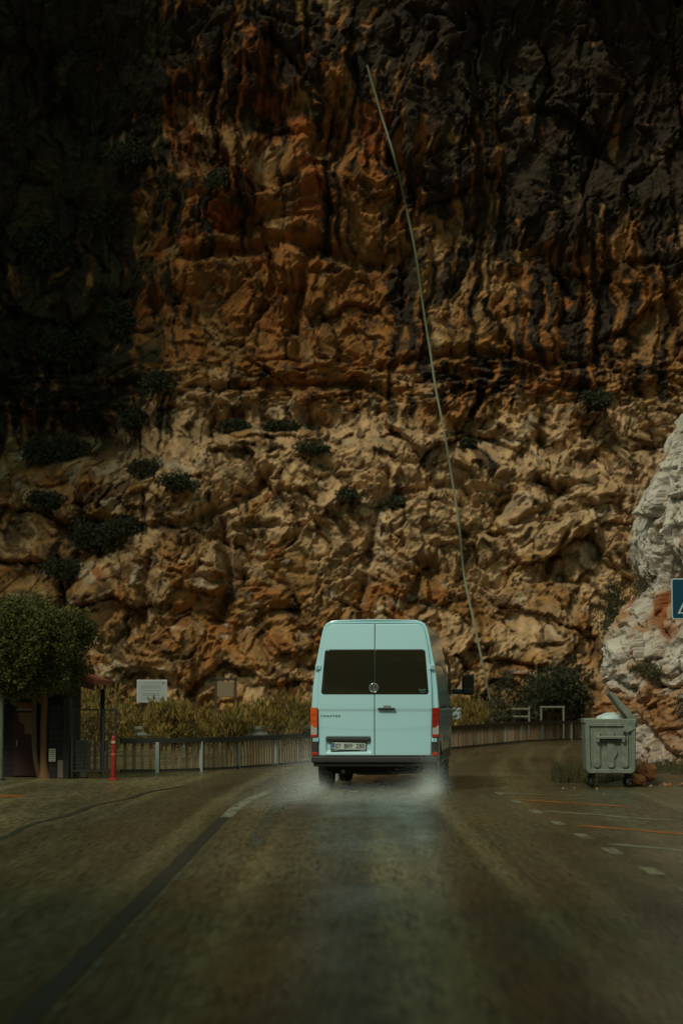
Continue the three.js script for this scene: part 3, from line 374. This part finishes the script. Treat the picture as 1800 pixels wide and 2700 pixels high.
{ const g = thing('metal_gate', 'black metal mesh gate left of the red bollard', 'gate'), z = -43.7, x0 = -4.84, x1 = -4.06;
  for (const x of [x0, -4.28, x1]) mesh('upright', rbox(0.035, 1.22, 0.035, x, 0.63, z, 0.004), darkMetal, g); for (const y of [1.235, 0.14]) mesh('cross_bar', rbox(x1 - x0 + 0.03, 0.03, 0.032, (x0 + x1) / 2, y, z, 0.004), darkMetal, g);
  for (let i = 1; i < 12; i++) mesh('mesh_wire', cyl(0.004, 0.004, 1.08, x0 + i * 0.065, 0.15, z, 5), darkMetal, g); for (let i = 1; i < 16; i++) mesh('mesh_wire', new THREE.CylinderGeometry(0.004, 0.004, 0.76, 5).rotateZ(Math.PI / 2).translate((x0 + x1) / 2, 0.15 + i * 0.067, z + 0.006), darkMetal, g);
  for (let i = 0; i < 7; i++) mesh('lower_bar', rbox(0.045, 0.52, 0.02, x0 + 0.1 + i * 0.105, 0.40, z - 0.03, 0.004), darkMetal, g); }
tag(mesh('concrete_pier', rbox(0.24, 0.68, 0.22, -4.72, 0.34, -44.25, 0.02), std([0.13, 0.125, 0.09], 0.9, { map: rockTint })), 'short grey concrete pier behind the metal gate', 'pier');
{ const b = thing('red_bollard', 'slim red plastic bollard with a pale band at the kerb', 'bollard'); b.position.set(-4.02, 0, -42.9); const red = phys([0.30, 0.016, 0.008], 0.45);
  mesh('body', new THREE.LatheGeometry([[0.0, 0.02], [0.045, 0.02], [0.042, 0.3], [0.036, 0.60], [0.034, 0.62], [0.038, 0.64], [0.036, 0.70], [0.04, 0.72], [0.038, 0.76], [0.02, 0.785], [0, 0.79]].map((p) => new THREE.Vector2(...p)), 20), red, b);
  mesh('base', new THREE.LatheGeometry([[0, 0.001], [0.10, 0.001], [0.10, 0.02], [0.06, 0.045], [0, 0.05]].map((p) => new THREE.Vector2(...p)), 20), red, b); mesh('reflective_band', new THREE.CylinderGeometry(0.0375, 0.038, 0.045, 20, 1, true).translate(0, 0.672, 0), std([0.55, 0.38, 0.30], 0.5), b);
  mesh('reflective_band', new THREE.CylinderGeometry(0.0405, 0.041, 0.04, 20, 1, true).translate(0, 0.46, 0), std([0.45, 0.12, 0.06], 0.5), b); }

// ------------------------------------------------------------------ metal bin
const galv = new THREE.MeshStandardMaterial({ color: C(0.30, 0.335, 0.27), roughness: 0.55, metalness: 0.35, map: metalMottle, bumpMap: rockBump, bumpScale: 0.004 }), rubber = std([0.014, 0.014, 0.013], 0.75);
{ const b = thing('waste_container', 'wheeled galvanised waste container with its lid half open', 'bin'); b.position.set(4.36, 0, -39.4); b.rotation.y = -0.05;
  const out = [[-0.395, 1.04], [-0.38, 0.30]]; for (let i = 0; i <= 6; i++) { const a = Math.PI + i / 6 * Math.PI / 2; out.push([-0.32 + 0.06 * Math.cos(a), 0.30 + 0.06 * Math.sin(a)]); } for (let i = 0; i <= 6; i++) { const a = 1.5 * Math.PI + i / 6 * Math.PI / 2; out.push([0.32 + 0.06 * Math.cos(a), 0.30 + 0.06 * Math.sin(a)]); } out.push([0.38, 0.30], [0.395, 1.04]);
  const bodyG = slab(shape(out), 1.1, 0.018, 3); bodyG.translate(0, 0, -1.12); const body = mesh('body', bodyG, galv, b);
  for (const [w, h, d, x, z] of [[0.84, 0.075, 0.05, 0, 0.0], [0.84, 0.075, 0.05, 0, -1.14], [0.05, 0.075, 1.1, -0.405, -0.57], [0.05, 0.075, 1.1, 0.405, -0.57]]) mesh('rim', rbox(w, h, d, x, 1.075, z, 0.015), galv, b);
  const rib = (x, w, h) => { const g = slab(shape([[x - w / 2, 0.36], [x - w / 2 + 0.03, 0.33], [x + w / 2 - 0.03, 0.33], [x + w / 2, 0.36], [x + w / 2, h], [x - w / 2, h]]), 0.006, 0.008, 2); g.translate(0, 0, 0.018); return g; };
  for (const x of [-0.225, 0.225]) mesh('pressed_rib', rib(x, 0.1, 0.88), galv, body);
  { const g = slab(shape([[-0.05, 0.36], [-0.02, 0.33], [0.03, 0.33], [0.05, 0.36], [0.05, 0.48], [0.095, 0.54], [0.1, 0.58], [0.09, 0.62], [0.055, 0.68], [0.05, 0.88], [-0.05, 0.88]]), 0.006, 0.008, 2); g.translate(0.0, 0, 0.018); mesh('pressed_rib', g, galv, body); }
  mesh('edge_flange', slab((() => { const s = shape(out.map(([x, y]) => [x * 1.0, y])); s.holes.push(shape(out.map(([x, y]) => [x * 0.88, 0.665 + (y - 0.665) * 0.88]))); return s; })(), 0.004, 0.006).translate(0, 0, 0.018), galv, body);
  mesh('lifting_bar', rbox(0.46, 0.05, 0.07, -0.0, 0.81, 0.07, 0.012), galv, b); mesh('bar_slot', rbox(0.30, 0.03, 0.04, -0.01, 0.765, 0.06, 0.008), darkMetal, b); for (const x of [-0.205, 0.205]) mesh('bar_bracket', rbox(0.05, 0.11, 0.09, x, 0.785, 0.055, 0.012), galv, b);
  const lid = mesh('lid', slab(shape([[0.42, 0.985], [0.44, 1.03], [0.31, 1.24], [0.06, 1.52], [0.015, 1.545], [0.005, 1.51], [0.25, 1.18], [0.36, 1.02]]), 1.1, 0.008).translate(0, 0, -1.12), galv, b);
  mesh('lid_arm', slab(shape([[0.40, 0.955], [0.37, 1.04], [0.265, 1.12], [0.25, 1.06], [0.18, 0.87], [0.20, 0.855]]), 0.012, 0.004).translate(0, 0, 0.032), galv, lid); mesh('pivot', new THREE.CylinderGeometry(0.026, 0.026, 0.03, 14).rotateX(Math.PI / 2).translate(0.225, 0.885, 0.052), darkMetal, lid);
  for (const z of [-0.10, -1.02]) for (const x of [-0.30, 0.30]) { const w = mesh('caster', new THREE.TorusGeometry(0.052, 0.027, 8, 18).rotateY(Math.PI / 2 - 0.5).translate(x, 0.08, z), rubber, b); mesh('hub', new THREE.CylinderGeometry(0.042, 0.042, 0.03, 14).rotateZ(Math.PI / 2).rotateY(-0.5).translate(x, 0.08, z), galv, w); mesh('fork', rbox(0.07, 0.14, 0.06, x + 0.02, 0.175, z, 0.01), darkMetal, w); } }
{ const g = new THREE.SphereGeometry(0.25, 32, 20), p = g.attributes.position; for (let i = 0; i < p.count; i++) { const x = p.getX(i), y = p.getY(i), z = p.getZ(i), k = 1 + 0.12 * noise(x * 9, y * 9, z * 9); p.setXYZ(i, x * k * 0.95, y * k * 0.62 * (1 + x * 0.9), z * k * 1.4); } g.computeVertexNormals(); const m = tag(mesh('rubbish_bag', g, phys([0.62, 0.74, 0.74], 0.4)), 'pale rubbish bag showing above the rim of the container', 'bag'); m.position.set(4.38, 1.06, -39.8); }

// ------------------------------------------------------------------ pedestrian crossing sign
{ const s = thing('crossing_sign', 'square blue pedestrian crossing sign at the right edge', 'sign'); s.position.set(5.205, 0, -36); s.rotation.y = 0.06;
  const rr = (w, r) => { const q = new THREE.Shape(), h = w / 2; q.moveTo(-h + r, -h); q.lineTo(h - r, -h); q.absarc(h - r, -h + r, r, -Math.PI / 2, 0); q.lineTo(h, h - r); q.absarc(h - r, h - r, r, 0, Math.PI / 2); q.lineTo(-h + r, h); q.absarc(-h + r, h - r, r, Math.PI / 2, Math.PI); q.lineTo(-h, -h + r); q.absarc(-h + r, -h + r, r, Math.PI, 1.5 * Math.PI); return q; };
  const wh = phys([0.50, 0.60, 0.60], 0.45), blue = phys([0.004, 0.055, 0.11], 0.4), bl = phys([0.012, 0.012, 0.012], 0.5), Y = 2.92;
  mesh('plate', slab(rr(0.6, 0.035), 0.012, 0.003).translate(0, Y, 0), wh, s); mesh('blue_field', slab(rr(0.574, 0.026), 0.002, 0.0005).translate(0, Y, 0.0155), blue, s);
  mesh('triangle', slab(shape([[-0.215, -0.22], [0.215, -0.22], [0, 0.19]]), 0.0015, 0).translate(0, Y, 0.0185), wh, s);
  for (let i = 0; i < 4; i++) { const x = -0.178 + i * 0.1; mesh('crossing_stripe', slab(shape([[x, -0.20], [x + 0.05, -0.20], [x + 0.062 - i * 0.012, -0.125], [x + 0.026 - i * 0.012 + 0.012, -0.125]]), 0.001, 0).translate(0, Y, 0.0205), bl, s); }
  const fig = [shape([[-0.02, 0.05], [0.025, 0.05], [0.03, -0.03], [-0.015, -0.03]]), shape([[-0.01, -0.03], [0.015, -0.03], [-0.035, -0.115], [-0.06, -0.115]]), shape([[0.005, -0.03], [0.03, -0.03], [0.07, -0.115], [0.045, -0.115]]), shape([[0.02, 0.045], [0.025, 0.025], [0.065, -0.02], [0.055, -0.03]]), shape([[-0.02, 0.045], [-0.02, 0.025], [-0.055, -0.015], [-0.06, 0.0]])];
  mesh('walking_figure', mergeGeometries(fig.map((q, i) => slab(q, 0.001, 0).translate(0, Y, 0.0206 + i * 0.0002)).concat([new THREE.CylinderGeometry(0.021, 0.021, 0.001, 16).rotateX(Math.PI / 2).translate(0.004, Y + 0.078, 0.021).toNonIndexed()])), bl, s);
  mesh('pole', cyl(0.03, 0.03, 3.25, 0, 0, -0.035, 14), std([0.30, 0.31, 0.28], 0.5, { metalness: 0.5 }), s); for (const y of [2.75, 3.1]) mesh('clamp', rbox(0.09, 0.03, 0.05, 0, y, -0.03, 0.006), paleMetal, s); }

// ------------------------------------------------------------------ the van
{
  const van = thing('white_van', 'white high-roof van driving away on the wet road', 'van'); van.position.set(0.52, 0, -38); van.rotation.y = -0.084;
  const paintW = phys([0.52, 0.85, 0.94], 0.38, { clearcoat: 1, clearcoatRoughness: 0.05, map: dustTex });
  const plastic = std([0.030, 0.030, 0.026], 0.6), seam = std([0.02, 0.025, 0.025], 0.8), glass = phys([0.022, 0.021, 0.012], 0.06, { clearcoat: 0.3 }), chrome = std([0.62, 0.66, 0.66], 0.22, { metalness: 0.9 }), redLens = phys([0.36, 0.012, 0.006], 0.16, { clearcoat: 1 }), amberLens = phys([0.75, 0.10, 0.008], 0.18, { clearcoat: 1 }), clearLens = phys([0.45, 0.45, 0.42], 0.15, { clearcoat: 1 }), reflector = phys([0.50, 0.03, 0.012], 0.3);
  const HW = [[0.38, 0.985], [0.85, 0.997], [1.285, 0.998], [1.59, 0.977], [1.93, 0.94], [2.29, 0.873], [2.48, 0.835], [2.56, 0.812], [2.61, 0.78], [2.645, 0.72], [2.66, 0.62], [2.668, 0.35], [2.672, 0]];
  const hw = (y) => curve(HW, y), bend = (x, y) => -0.055 * x * x - 0.11 * Math.max(0, (y - 1.3) / 1.37) ** 1.6;
  const bent = (g, dz = 0) => { const p = g.attributes.position; for (let i = 0; i < p.count; i++) p.setZ(i, p.getZ(i) + dz + bend(p.getX(i), p.getY(i))); g.computeVertexNormals(); return g; };
  // shell: cross sections along its length, wheel arches cut into the lower edge
  { const top = (z) => curve([[-6.85, 0.95], [-6.7, 1.12], [-6.2, 1.36], [-5.9, 1.52], [-5.2, 2.3], [-4.9, 2.52], [-4.6, 2.62], [-4.2, 2.665], [-0.25, 2.672], [-0.02, 2.655]], z), nar = (z) => curve([[-6.85, 0.80], [-6.6, 0.90], [-6.0, 0.97], [-5.2, 1], [-0.2, 1], [-0.02, 0.985]], z);
    const arch = (z) => { let b = 0.42; for (const c of [-1.02, -4.7]) { const q = 0.43 ** 2 - (z - c) ** 2; if (q > 0) b = Math.max(b, 0.34 + Math.sqrt(q)); } return b; };
    const ts = []; for (let i = 0; i <= 44; i++) ts.push(i / 44); const zs = axis([[-6.85, -5.2, 0.12], [-5.2, -4.2, 0.04], [-4.2, -1.5, 0.3], [-1.5, -0.5, 0.04], [-0.5, -0.02, 0.08]]);
    const prof = []; for (let i = 0; i <= 40; i++) { const y = lerp(0.38, 2.55, i / 40); prof.push([hw(y), y]); } for (let i = 8; i < HW.length; i++) prof.push([HW[i][1], HW[i][0]]);
    const full = prof.map(([x, y]) => [x, y]).concat(prof.slice(0, -1).reverse().map(([x, y]) => [-x, y]));
    const idx = full.map((_, i) => i);
    const g = sheet(idx, zs, (i, z, v) => { const [x, y] = full[i], b = arch(z), T = top(z); let Y = y < 1.0 ? lerp(b, 1.0, (y - 0.38) / 0.62) : 1.0 + (y - 1.0) * (T - 1.0) / 1.672; if (y < 1.0 && b > 0.999) Y = Math.max(Y, b); let tum = z < -4.6 ? 1 : 1; v[0] = x * nar(z) * tum; v[1] = Y; v[2] = z + bend(x, y) * sst(-0.6, -0.02, z) * 1.0; }, false, 0.3);
    mesh('body', g, paintW, van); }
  // rear frame round the doors
  const de = (y) => curve([[0.5, 0.878], [1.285, 0.900], [1.6, 0.893], [1.93, 0.873], [2.29, 0.826], [2.5, 0.782], [2.62, 0.745]], y);
  const edge = (y, o, y1, r) => { let x = de(y) + o; if (y > y1 - r) { const q = (y - (y1 - r)) / r; x -= r * (1 - Math.sqrt(Math.max(0, 1 - q * q))); } return x; };
  { const o = [], h = []; const ys = []; for (let i = 0; i <= 50; i++) ys.push(lerp(0.53, 2.55, i / 50)); for (let i = 8; i < HW.length; i++) ys.push(HW[i][0]);
    for (const y of ys) o.push([hw(y) - 0.012, y]); for (const y of ys.slice(0, -1).reverse()) o.push([-(hw(y) - 0.012), y]);
    const yd = []; for (let i = 0; i <= 40; i++) yd.push(lerp(0.54, 2.54, i / 40)); for (let i = 1; i <= 8; i++) yd.push(2.54 + 0.086 * Math.sin(i / 8 * Math.PI / 2));
    for (const y of yd) h.push([edge(y, 0.014, 2.626, 0.082), y]); for (const y of yd.slice().reverse()) h.push([-edge(y, 0.014, 2.626, 0.082), y]);
    const s = shape(o); s.holes.push(shape(h)); mesh('rear_frame', bent(slab(s, 0.03, 0.012, 3), -0.03), paintW, van); mesh('door_seal', bent(slab(shape(o), 0.01, 0), -0.055), seam, van); }
  // doors: curved panels with a crease, the left one recessed round the number plate
  const doorZ = (x, y, left) => { let z = 0.018 + bend(x, y) + 0.011 * sst(1.235, 1.28, y) - 0.004 * sst(0.97 + 0.06 * x * x, 0.92 + 0.06 * x * x, y); if (left) z -= 0.032 * sst(-0.775, -0.745, x) * sst(-0.045, -0.085, x) * sst(0.585, 0.625, y) * sst(0.845, 0.825, y); return z; };
  function panel(x0, x1, y0, y1, zf, ny, nx, back = 0.03) { // x0(y) to x1(y); a rim runs back from the edge
    const vs = []; for (let i = 0; i <= ny; i++) vs.push(lerp(y0, y1, i / ny)); const us = []; for (let i = -1; i <= nx + 1; i++) us.push(i);
    return sheet(us, [-1, ...vs.map((_, i) => i), -2], (u, j, v) => { const jj = j === -1 ? 0 : j === -2 ? ny : j, y = vs[jj], k = Math.min(1, Math.max(0, u / nx)), x = lerp(x0(y), x1(y), k); v[0] = x; v[1] = y; v[2] = zf(x, y) - (u < 0 || u > nx || j < 0 ? back : 0); }, false, 0.2); }
  const topR = 0.075, doorL = mesh('rear_door', panel((y) => -edge(y, 0, 2.61, topR), () => -0.005, 0.548, 2.608, (x, y) => doorZ(x, y, true), 150, 70), paintW, van), doorR = mesh('rear_door', panel(() => 0.005, (y) => edge(y, 0, 2.61, topR), 0.548, 2.608, (x, y) => doorZ(x, y, false), 110, 50), paintW, van);
  doorL.userData.label = 'left rear door with the number plate'; doorR.userData.label = 'right rear door with the handle';
  const rc = (y, y0, y1, r) => { let q = 0; if (y > y1 - r) q = (y - y1 + r) / r; if (y < y0 + r) q = (y0 + r - y) / r; return r * (1 - Math.sqrt(Math.max(0, 1 - q * q))); };
  const wx = (y) => lerp(0.836, 0.778, (y - 1.512) / 0.69) - rc(y, 1.512, 2.202, 0.04);
  mesh('window', panel((y) => -wx(y), () => -0.006, 1.5125, 2.2015, (x, y) => doorZ(x, y) + 0.005, 60, 20, 0.006), glass, doorL); mesh('window', panel(() => 0.006, wx, 1.5125, 2.2015, (x, y) => doorZ(x, y) + 0.005, 60, 20, 0.006), glass, doorR);
  { const gs = (y) => lerp(0.846, 0.788, (y - 1.512) / 0.69) - rc(y, 1.503, 2.211, 0.045); mesh('window_seal', panel((y) => -gs(y), () => -0.0058, 1.5035, 2.2105, (x, y) => doorZ(x, y) + 0.002, 40, 10, 0.004), plastic, doorL); mesh('window_seal', panel(() => 0.0058, gs, 1.5035, 2.2105, (x, y) => doorZ(x, y) + 0.002, 40, 10, 0.004), plastic, doorR); }
  // sticker marks on the right window
  { const R = rng(12), st = []; for (let j = 0; j < 3; j++) { let x = 0.655; while (x < 0.785) { const w = 0.008 + 0.014 * R(); st.push(box(w, j ? 0.007 : 0.016, 0.001, x + w / 2, 1.577 - j * 0.019 - (j ? 0.004 : 0), doorZ(0.72, 1.56) + 0.0065)); x += w + 0.004; } } mesh('window_sticker', mergeGeometries(st), std([0.10, 0.22, 0.22], 0.5), doorR); }
  // round emblem
  { const em = mesh('emblem', new THREE.CylinderGeometry(0.075, 0.075, 0.012, 32).rotateX(Math.PI / 2).translate(-0.012, 1.607, doorZ(0, 1.6) + 0.012), plastic, doorL), z = doorZ(0, 1.6) + 0.019;
    mesh('emblem_ring', new THREE.TorusGeometry(0.069, 0.0075, 10, 36).translate(-0.012, 1.607, z), chrome, em);
    const bar = (a, b) => { const dx = b[0] - a[0], dy = b[1] - a[1], l = Math.hypot(dx, dy), g = new RoundedBoxGeometry(l + 0.008, 0.0135, 0.01, 1, 0.003); g.rotateZ(Math.atan2(dy, dx)); return g.translate((a[0] + b[0]) / 2 - 0.012, (a[1] + b[1]) / 2 + 1.607, z + 0.001); };
    mesh('emblem_letters', mergeGeometries([[[-0.026, 0.060], [0, 0.010]], [[0.026, 0.060], [0, 0.010]], [[-0.056, 0.032], [-0.026, -0.052]], [[-0.026, -0.052], [0, -0.004]], [[0, -0.004], [0.026, -0.052]], [[0.026, -0.052], [0.056, 0.032]]].map(([a, b]) => bar(a, b))), chrome, em); }
  // number plate, its light bar and frame
  { const cv = document.createElement('canvas'); cv.width = 512; cv.height = 112; const k = cv.getContext('2d'); k.fillStyle = '#cfd6d4'; k.fillRect(0, 0, 512, 112); k.fillStyle = '#3d6fa0'; k.fillRect(0, 0, 44, 112); k.fillStyle = '#dfe6e4'; k.font = 'bold 30px sans-serif'; k.fillText('TR', 3, 100); k.fillStyle = '#20241f'; k.font = 'bold 98px monospace'; k.textBaseline = 'middle'; k.save(); k.translate(52, 58); const wT = k.measureText('07 BHY 286').width; k.scale(448 / wT, 1); k.lineWidth = 4; k.strokeStyle = '#20241f'; k.fillText('07 BHY 286', 0, 0); k.strokeText('07 BHY 286', 0, 0); k.restore();
    const t = new THREE.CanvasTexture(cv); t.colorSpace = THREE.SRGBColorSpace; t.magFilter = THREE.LinearFilter; const z = doorZ(-0.41, 0.7, true) + 0.012;
    const fr = mesh('plate_frame', rbox(0.565, 0.152, 0.014, -0.41, 0.688, z, 0.006), plastic, doorL); const pl = mesh('number_plate', rbox(0.535, 0.113, 0.006, -0.41, 0.697, z + 0.008, 0.004), std([0.55, 0.58, 0.56], 0.5), fr); const pr = mesh('plate_print', new THREE.PlaneGeometry(0.528, 0.107), std([0.85, 0.9, 0.9], 0.5, { map: t }), fr); pr.position.set(-0.41, 0.697, z + 0.0125);
    mesh('frame_print', mergeGeometries([box(0.085, 0.008, 0.001, -0.63, 0.627, z + 0.0078), box(0.085, 0.008, 0.001, -0.19, 0.627, z + 0.0078)]), std([0.4, 0.45, 0.45], 0.6), fr);
    mesh('plate_light_bar', bent(rbox(0.70, 0.066, 0.05, -0.415, 0.803, 0.018, 0.02), 0), plastic, doorL); }
  // door handle
  { const z = doorZ(0.19, 1.27); mesh('handle_recess', rbox(0.12, 0.06, 0.02, 0.195, 1.305, z, 0.02), std([0.22, 0.25, 0.24], 0.6), doorR); mesh('door_handle', rbox(0.27, 0.036, 0.045, 0.185, 1.278, z + 0.025, 0.016, 3), plastic, doorR); }
  // hinges, lamps, trims on both sides
  for (const s of [-1, 1]) {
    for (const [x, y] of [[0.895, 1.93], [0.93, 0.80]]) { const h = mesh('hinge', rbox(0.085, 0.078, 0.04, s * x, y, bend(x, y) + 0.042, 0.01), paintW, van); for (const q of [-0.017, 0.017]) mesh('hinge_bolt', new THREE.CylinderGeometry(0.008, 0.008, 0.006, 10).rotateX(Math.PI / 2).translate(s * x - s * 0.005, y + q, bend(x, y) + 0.064), plastic, h); mesh('hinge_pin', box(0.006, 0.045, 0.004, s * (x + 0.022), y, bend(x, y) + 0.063), plastic, h); }
    const P = (pts) => shape(pts.map(([x, y]) => [s * x, y])), lampBase = -0.10, deep = 0.125;
    const lamp = mesh('tail_lamp', slab(P([[0.900, 0.83], [1.003, 0.83], [1.006, 1.295], [0.905, 1.292]]), deep - 0.012, 0.004).translate(0, 0, lampBase), plastic, van);
    mesh('upper_lens', bent(slab(P([[0.908, 1.0], [0.94, 0.985], [0.998, 1.04], [1.0, 1.288], [0.910, 1.286]]), 0.02, 0.006, 3), 0.052), s < 0 ? amberLens : redLens, lamp).userData.label = s < 0 ? 'orange upper lens of the left tail lamp' : 'dark red upper lens of the right tail lamp';
    mesh('clear_lens', bent(slab(P([[0.908, 0.99], [0.937, 0.977], [0.998, 1.03], [0.998, 0.885], [0.908, 0.885]]), 0.018, 0.005, 2), 0.052), clearLens, lamp); mesh('lower_lens', bent(slab(P([[0.908, 0.845], [0.998, 0.845], [0.998, 0.877], [0.908, 0.877]]), 0.02, 0.004, 2), 0.052), reflector, lamp);
    for (const yb of [1.09, 1.19]) mesh('lens_rib', bent(box(0.07, 0.006, 0.006, s * 0.953, yb, 0.083), 0), s < 0 ? std([0.35, 0.03, 0.01], 0.4) : std([0.2, 0.01, 0.006], 0.4), lamp);
    const trim = mesh('corner_trim', bent(rbox(0.11, 0.29, 0.10, s * 0.942, 0.685, 0.0, 0.015), 0.0), plastic, van); mesh('reflector', bent(rbox(0.10, 0.05, 0.012, s * 0.943, 0.578, 0.055, 0.006), 0), reflector, trim);
    mesh('side_cladding', rbox(0.03, 0.16, 3.0, s * 0.995, 0.52, -2.85, 0.012), plastic, van);
  }
  // bumper, step, underside
  { const b = mesh('bumper', bent(rbox(1.99, 0.115, 0.26, 0, 0.488, -0.03, 0.035, 4), 0), plastic, van); mesh('step', bent(rbox(1.55, 0.02, 0.12, 0, 0.548, 0.02, 0.008), 0), std([0.05, 0.05, 0.045], 0.7), b); mesh('lower_lip', bent(rbox(1.93, 0.06, 0.20, 0, 0.405, -0.05, 0.025, 3), 0), plastic, b);
    mesh('underbody', box(1.5, 0.2, 6.0, 0, 0.36, -3.2), std([0.012, 0.011, 0.010], 0.9), van); mesh('spare_wheel', new THREE.CylinderGeometry(0.33, 0.33, 0.14, 24).translate(0, 0.31, -0.55), rubber, van); mesh('exhaust', new THREE.CylinderGeometry(0.03, 0.03, 0.25, 12).rotateX(Math.PI / 2).translate(-0.5, 0.3, -0.15), darkMetal, van); }
  // roof details
  { mesh('high_brake_lamp', bent(rbox(0.54, 0.022, 0.05, 0.03, 2.675, -0.03, 0.008), 0), std([0.06, 0.012, 0.01], 0.4), van); for (const x of [-0.6, -0.36, 0.42, 0.62]) mesh('roof_rib', rbox(0.07, 0.022, 4.0, x, 2.668, -2.3, 0.01), paintW, van); }
  // wheels
  const tyreG = new THREE.LatheGeometry([[0.20, -0.10], [0.29, -0.115], [0.33, -0.10], [0.342, -0.07], [0.345, 0], [0.342, 0.07], [0.33, 0.10], [0.29, 0.115], [0.20, 0.10]].map((p) => new THREE.Vector2(...p)), 36).rotateZ(Math.PI / 2), rimG = new THREE.CylinderGeometry(0.205, 0.205, 0.16, 24).rotateZ(Math.PI / 2), steel = std([0.22, 0.23, 0.23], 0.45, { metalness: 0.6 });
  for (const [x, z] of [[-0.84, -1.02], [0.84, -1.02], [-0.84, -4.7], [0.84, -4.7]]) { const w = mesh('wheel', tyreG, rubber, van); w.position.set(x, 0.344, z); mesh('rim', rimG, steel, w); mesh('mud_flap', rbox(0.2, 0.26, 0.012, 0, 0.06, 0.40, 0.004), rubber, w); }
  // right-hand side: front door window, handle, mirror
  { mesh('side_window', slab(shape([[-4.35, 1.52], [-5.35, 1.50], [-5.15, 1.95], [-4.9, 2.12], [-4.4, 2.14]]), 0.012, 0.004).rotateY(-Math.PI / 2).translate(0.985, 0, 0), glass, van); for (const s of [1]) { mesh('side_handle', rbox(0.03, 0.04, 0.2, 1.01, 1.30, -4.15, 0.012), plastic, van); mesh('sliding_rail', rbox(0.014, 0.03, 1.6, 1.002, 1.31, -1.9, 0.006), seam, van); }
    const m = mesh('wing_mirror', rbox(0.22, 0.36, 0.13, 1.30, 1.68, -5.0, 0.05, 4), phys([0.010, 0.010, 0.010], 0.3), van); mesh('mirror_arm', rbox(0.22, 0.09, 0.09, 1.12, 1.56, -5.02, 0.03), plastic, m); mesh('mirror_glass', rbox(0.16, 0.20, 0.01, 1.305, 1.75, -4.933, 0.004), std([0.10, 0.11, 0.11], 0.08, { metalness: 1 }), m); mesh('wide_mirror', rbox(0.16, 0.08, 0.01, 1.305, 1.57, -4.933, 0.004), std([0.10, 0.11, 0.11], 0.08, { metalness: 1 }), m);
    const ml = mesh('wing_mirror', rbox(0.22, 0.36, 0.13, -1.30, 1.68, -5.0, 0.05, 4), phys([0.010, 0.010, 0.010], 0.3), van); mesh('mirror_arm', rbox(0.22, 0.09, 0.09, -1.12, 1.56, -5.02, 0.03), plastic, ml); }
  // raised model lettering
  { const font = await new FontLoader().loadAsync('fonts/droid/droid_sans_bold.typeface.json'), g = new TextGeometry('CRAFTER', { font, size: 0.034, depth: 0.004, curveSegments: 3, bevelEnabled: false }); g.computeBoundingBox(); const w = g.boundingBox.max.x; g.scale(0.32 / w, 1, 1).translate(-0.855, 1.15, 0); const p = g.attributes.position; for (let i = 0; i < p.count; i++) p.setZ(i, p.getZ(i) + doorZ(p.getX(i), p.getY(i), true) + 0.001); g.computeVertexNormals(); mesh('model_badge', g, chrome, doorL); }
}

// ------------------------------------------------------------------ spray thrown up by the tyres: very many tiny drops
{ const R = rng(4000), M = new THREE.Matrix4(), gauss = () => (R() + R() + R() + R() - 2) * 0.9, N = 260000, im = new THREE.InstancedMesh(new THREE.OctahedronGeometry(1, 0), std([0.75, 0.8, 0.78], 1), N); let n = 0;
  const put = (x, y, z) => { if (y < 0.004 || n >= N) return; const r = 0.0011 + 0.0012 * R() * R(); M.makeScale(r, r, r).setPosition(x, y, z); im.setMatrixAt(n++, M); };
  const cs = Math.cos(0.084), sn = Math.sin(0.084), W = (lx, y, lz) => put(0.52 + lx * cs - lz * sn, y, -38 + lx * sn + lz * cs);
  for (let i = 0; i < 62000; i++) { const side = R() < 0.5 ? -1 : 1, t = R() ** 1.2, z = -1.1 + 8.5 * t, sp = 0.12 + 0.42 * t; W(side * (0.88 + 0.05 * t) + gauss() * sp * (side < 0 ? 1.15 : 0.9), Math.abs(gauss()) * (0.14 + 0.62 * t * (1 - 0.6 * t)), z); }
  for (let i = 0; i < 70000; i++) { const t = R(), z = -4.6 + 5.4 * t; W(-0.95 - Math.abs(gauss()) * (0.2 + 0.6 * t), Math.abs(gauss()) * (0.2 + 0.7 * t), z); }
  for (let i = 0; i < 24000; i++) { const t = R(), z = -1 + 3 * t; W(0.95 + gauss() * 0.22, Math.abs(gauss()) * (0.3 + 0.35 * t), z); }
  for (let i = 0; i < 30000; i++) { W((R() * 2 - 1) * 1.0, Math.abs(gauss()) * 0.16, 0.2 + R() * 5); }
  im.count = n; im.name = numbered('tyre_spray'); im.castShadow = im.receiveShadow = true; im.userData = { kind: 'stuff', label: 'fine water spray behind the tyres of the van', category: 'spray' }; scene.add(im); }

scene.traverse((o) => { if (o.isMesh) { o.castShadow = true; o.receiveShadow = true; } });
renderer.render(scene, camera);
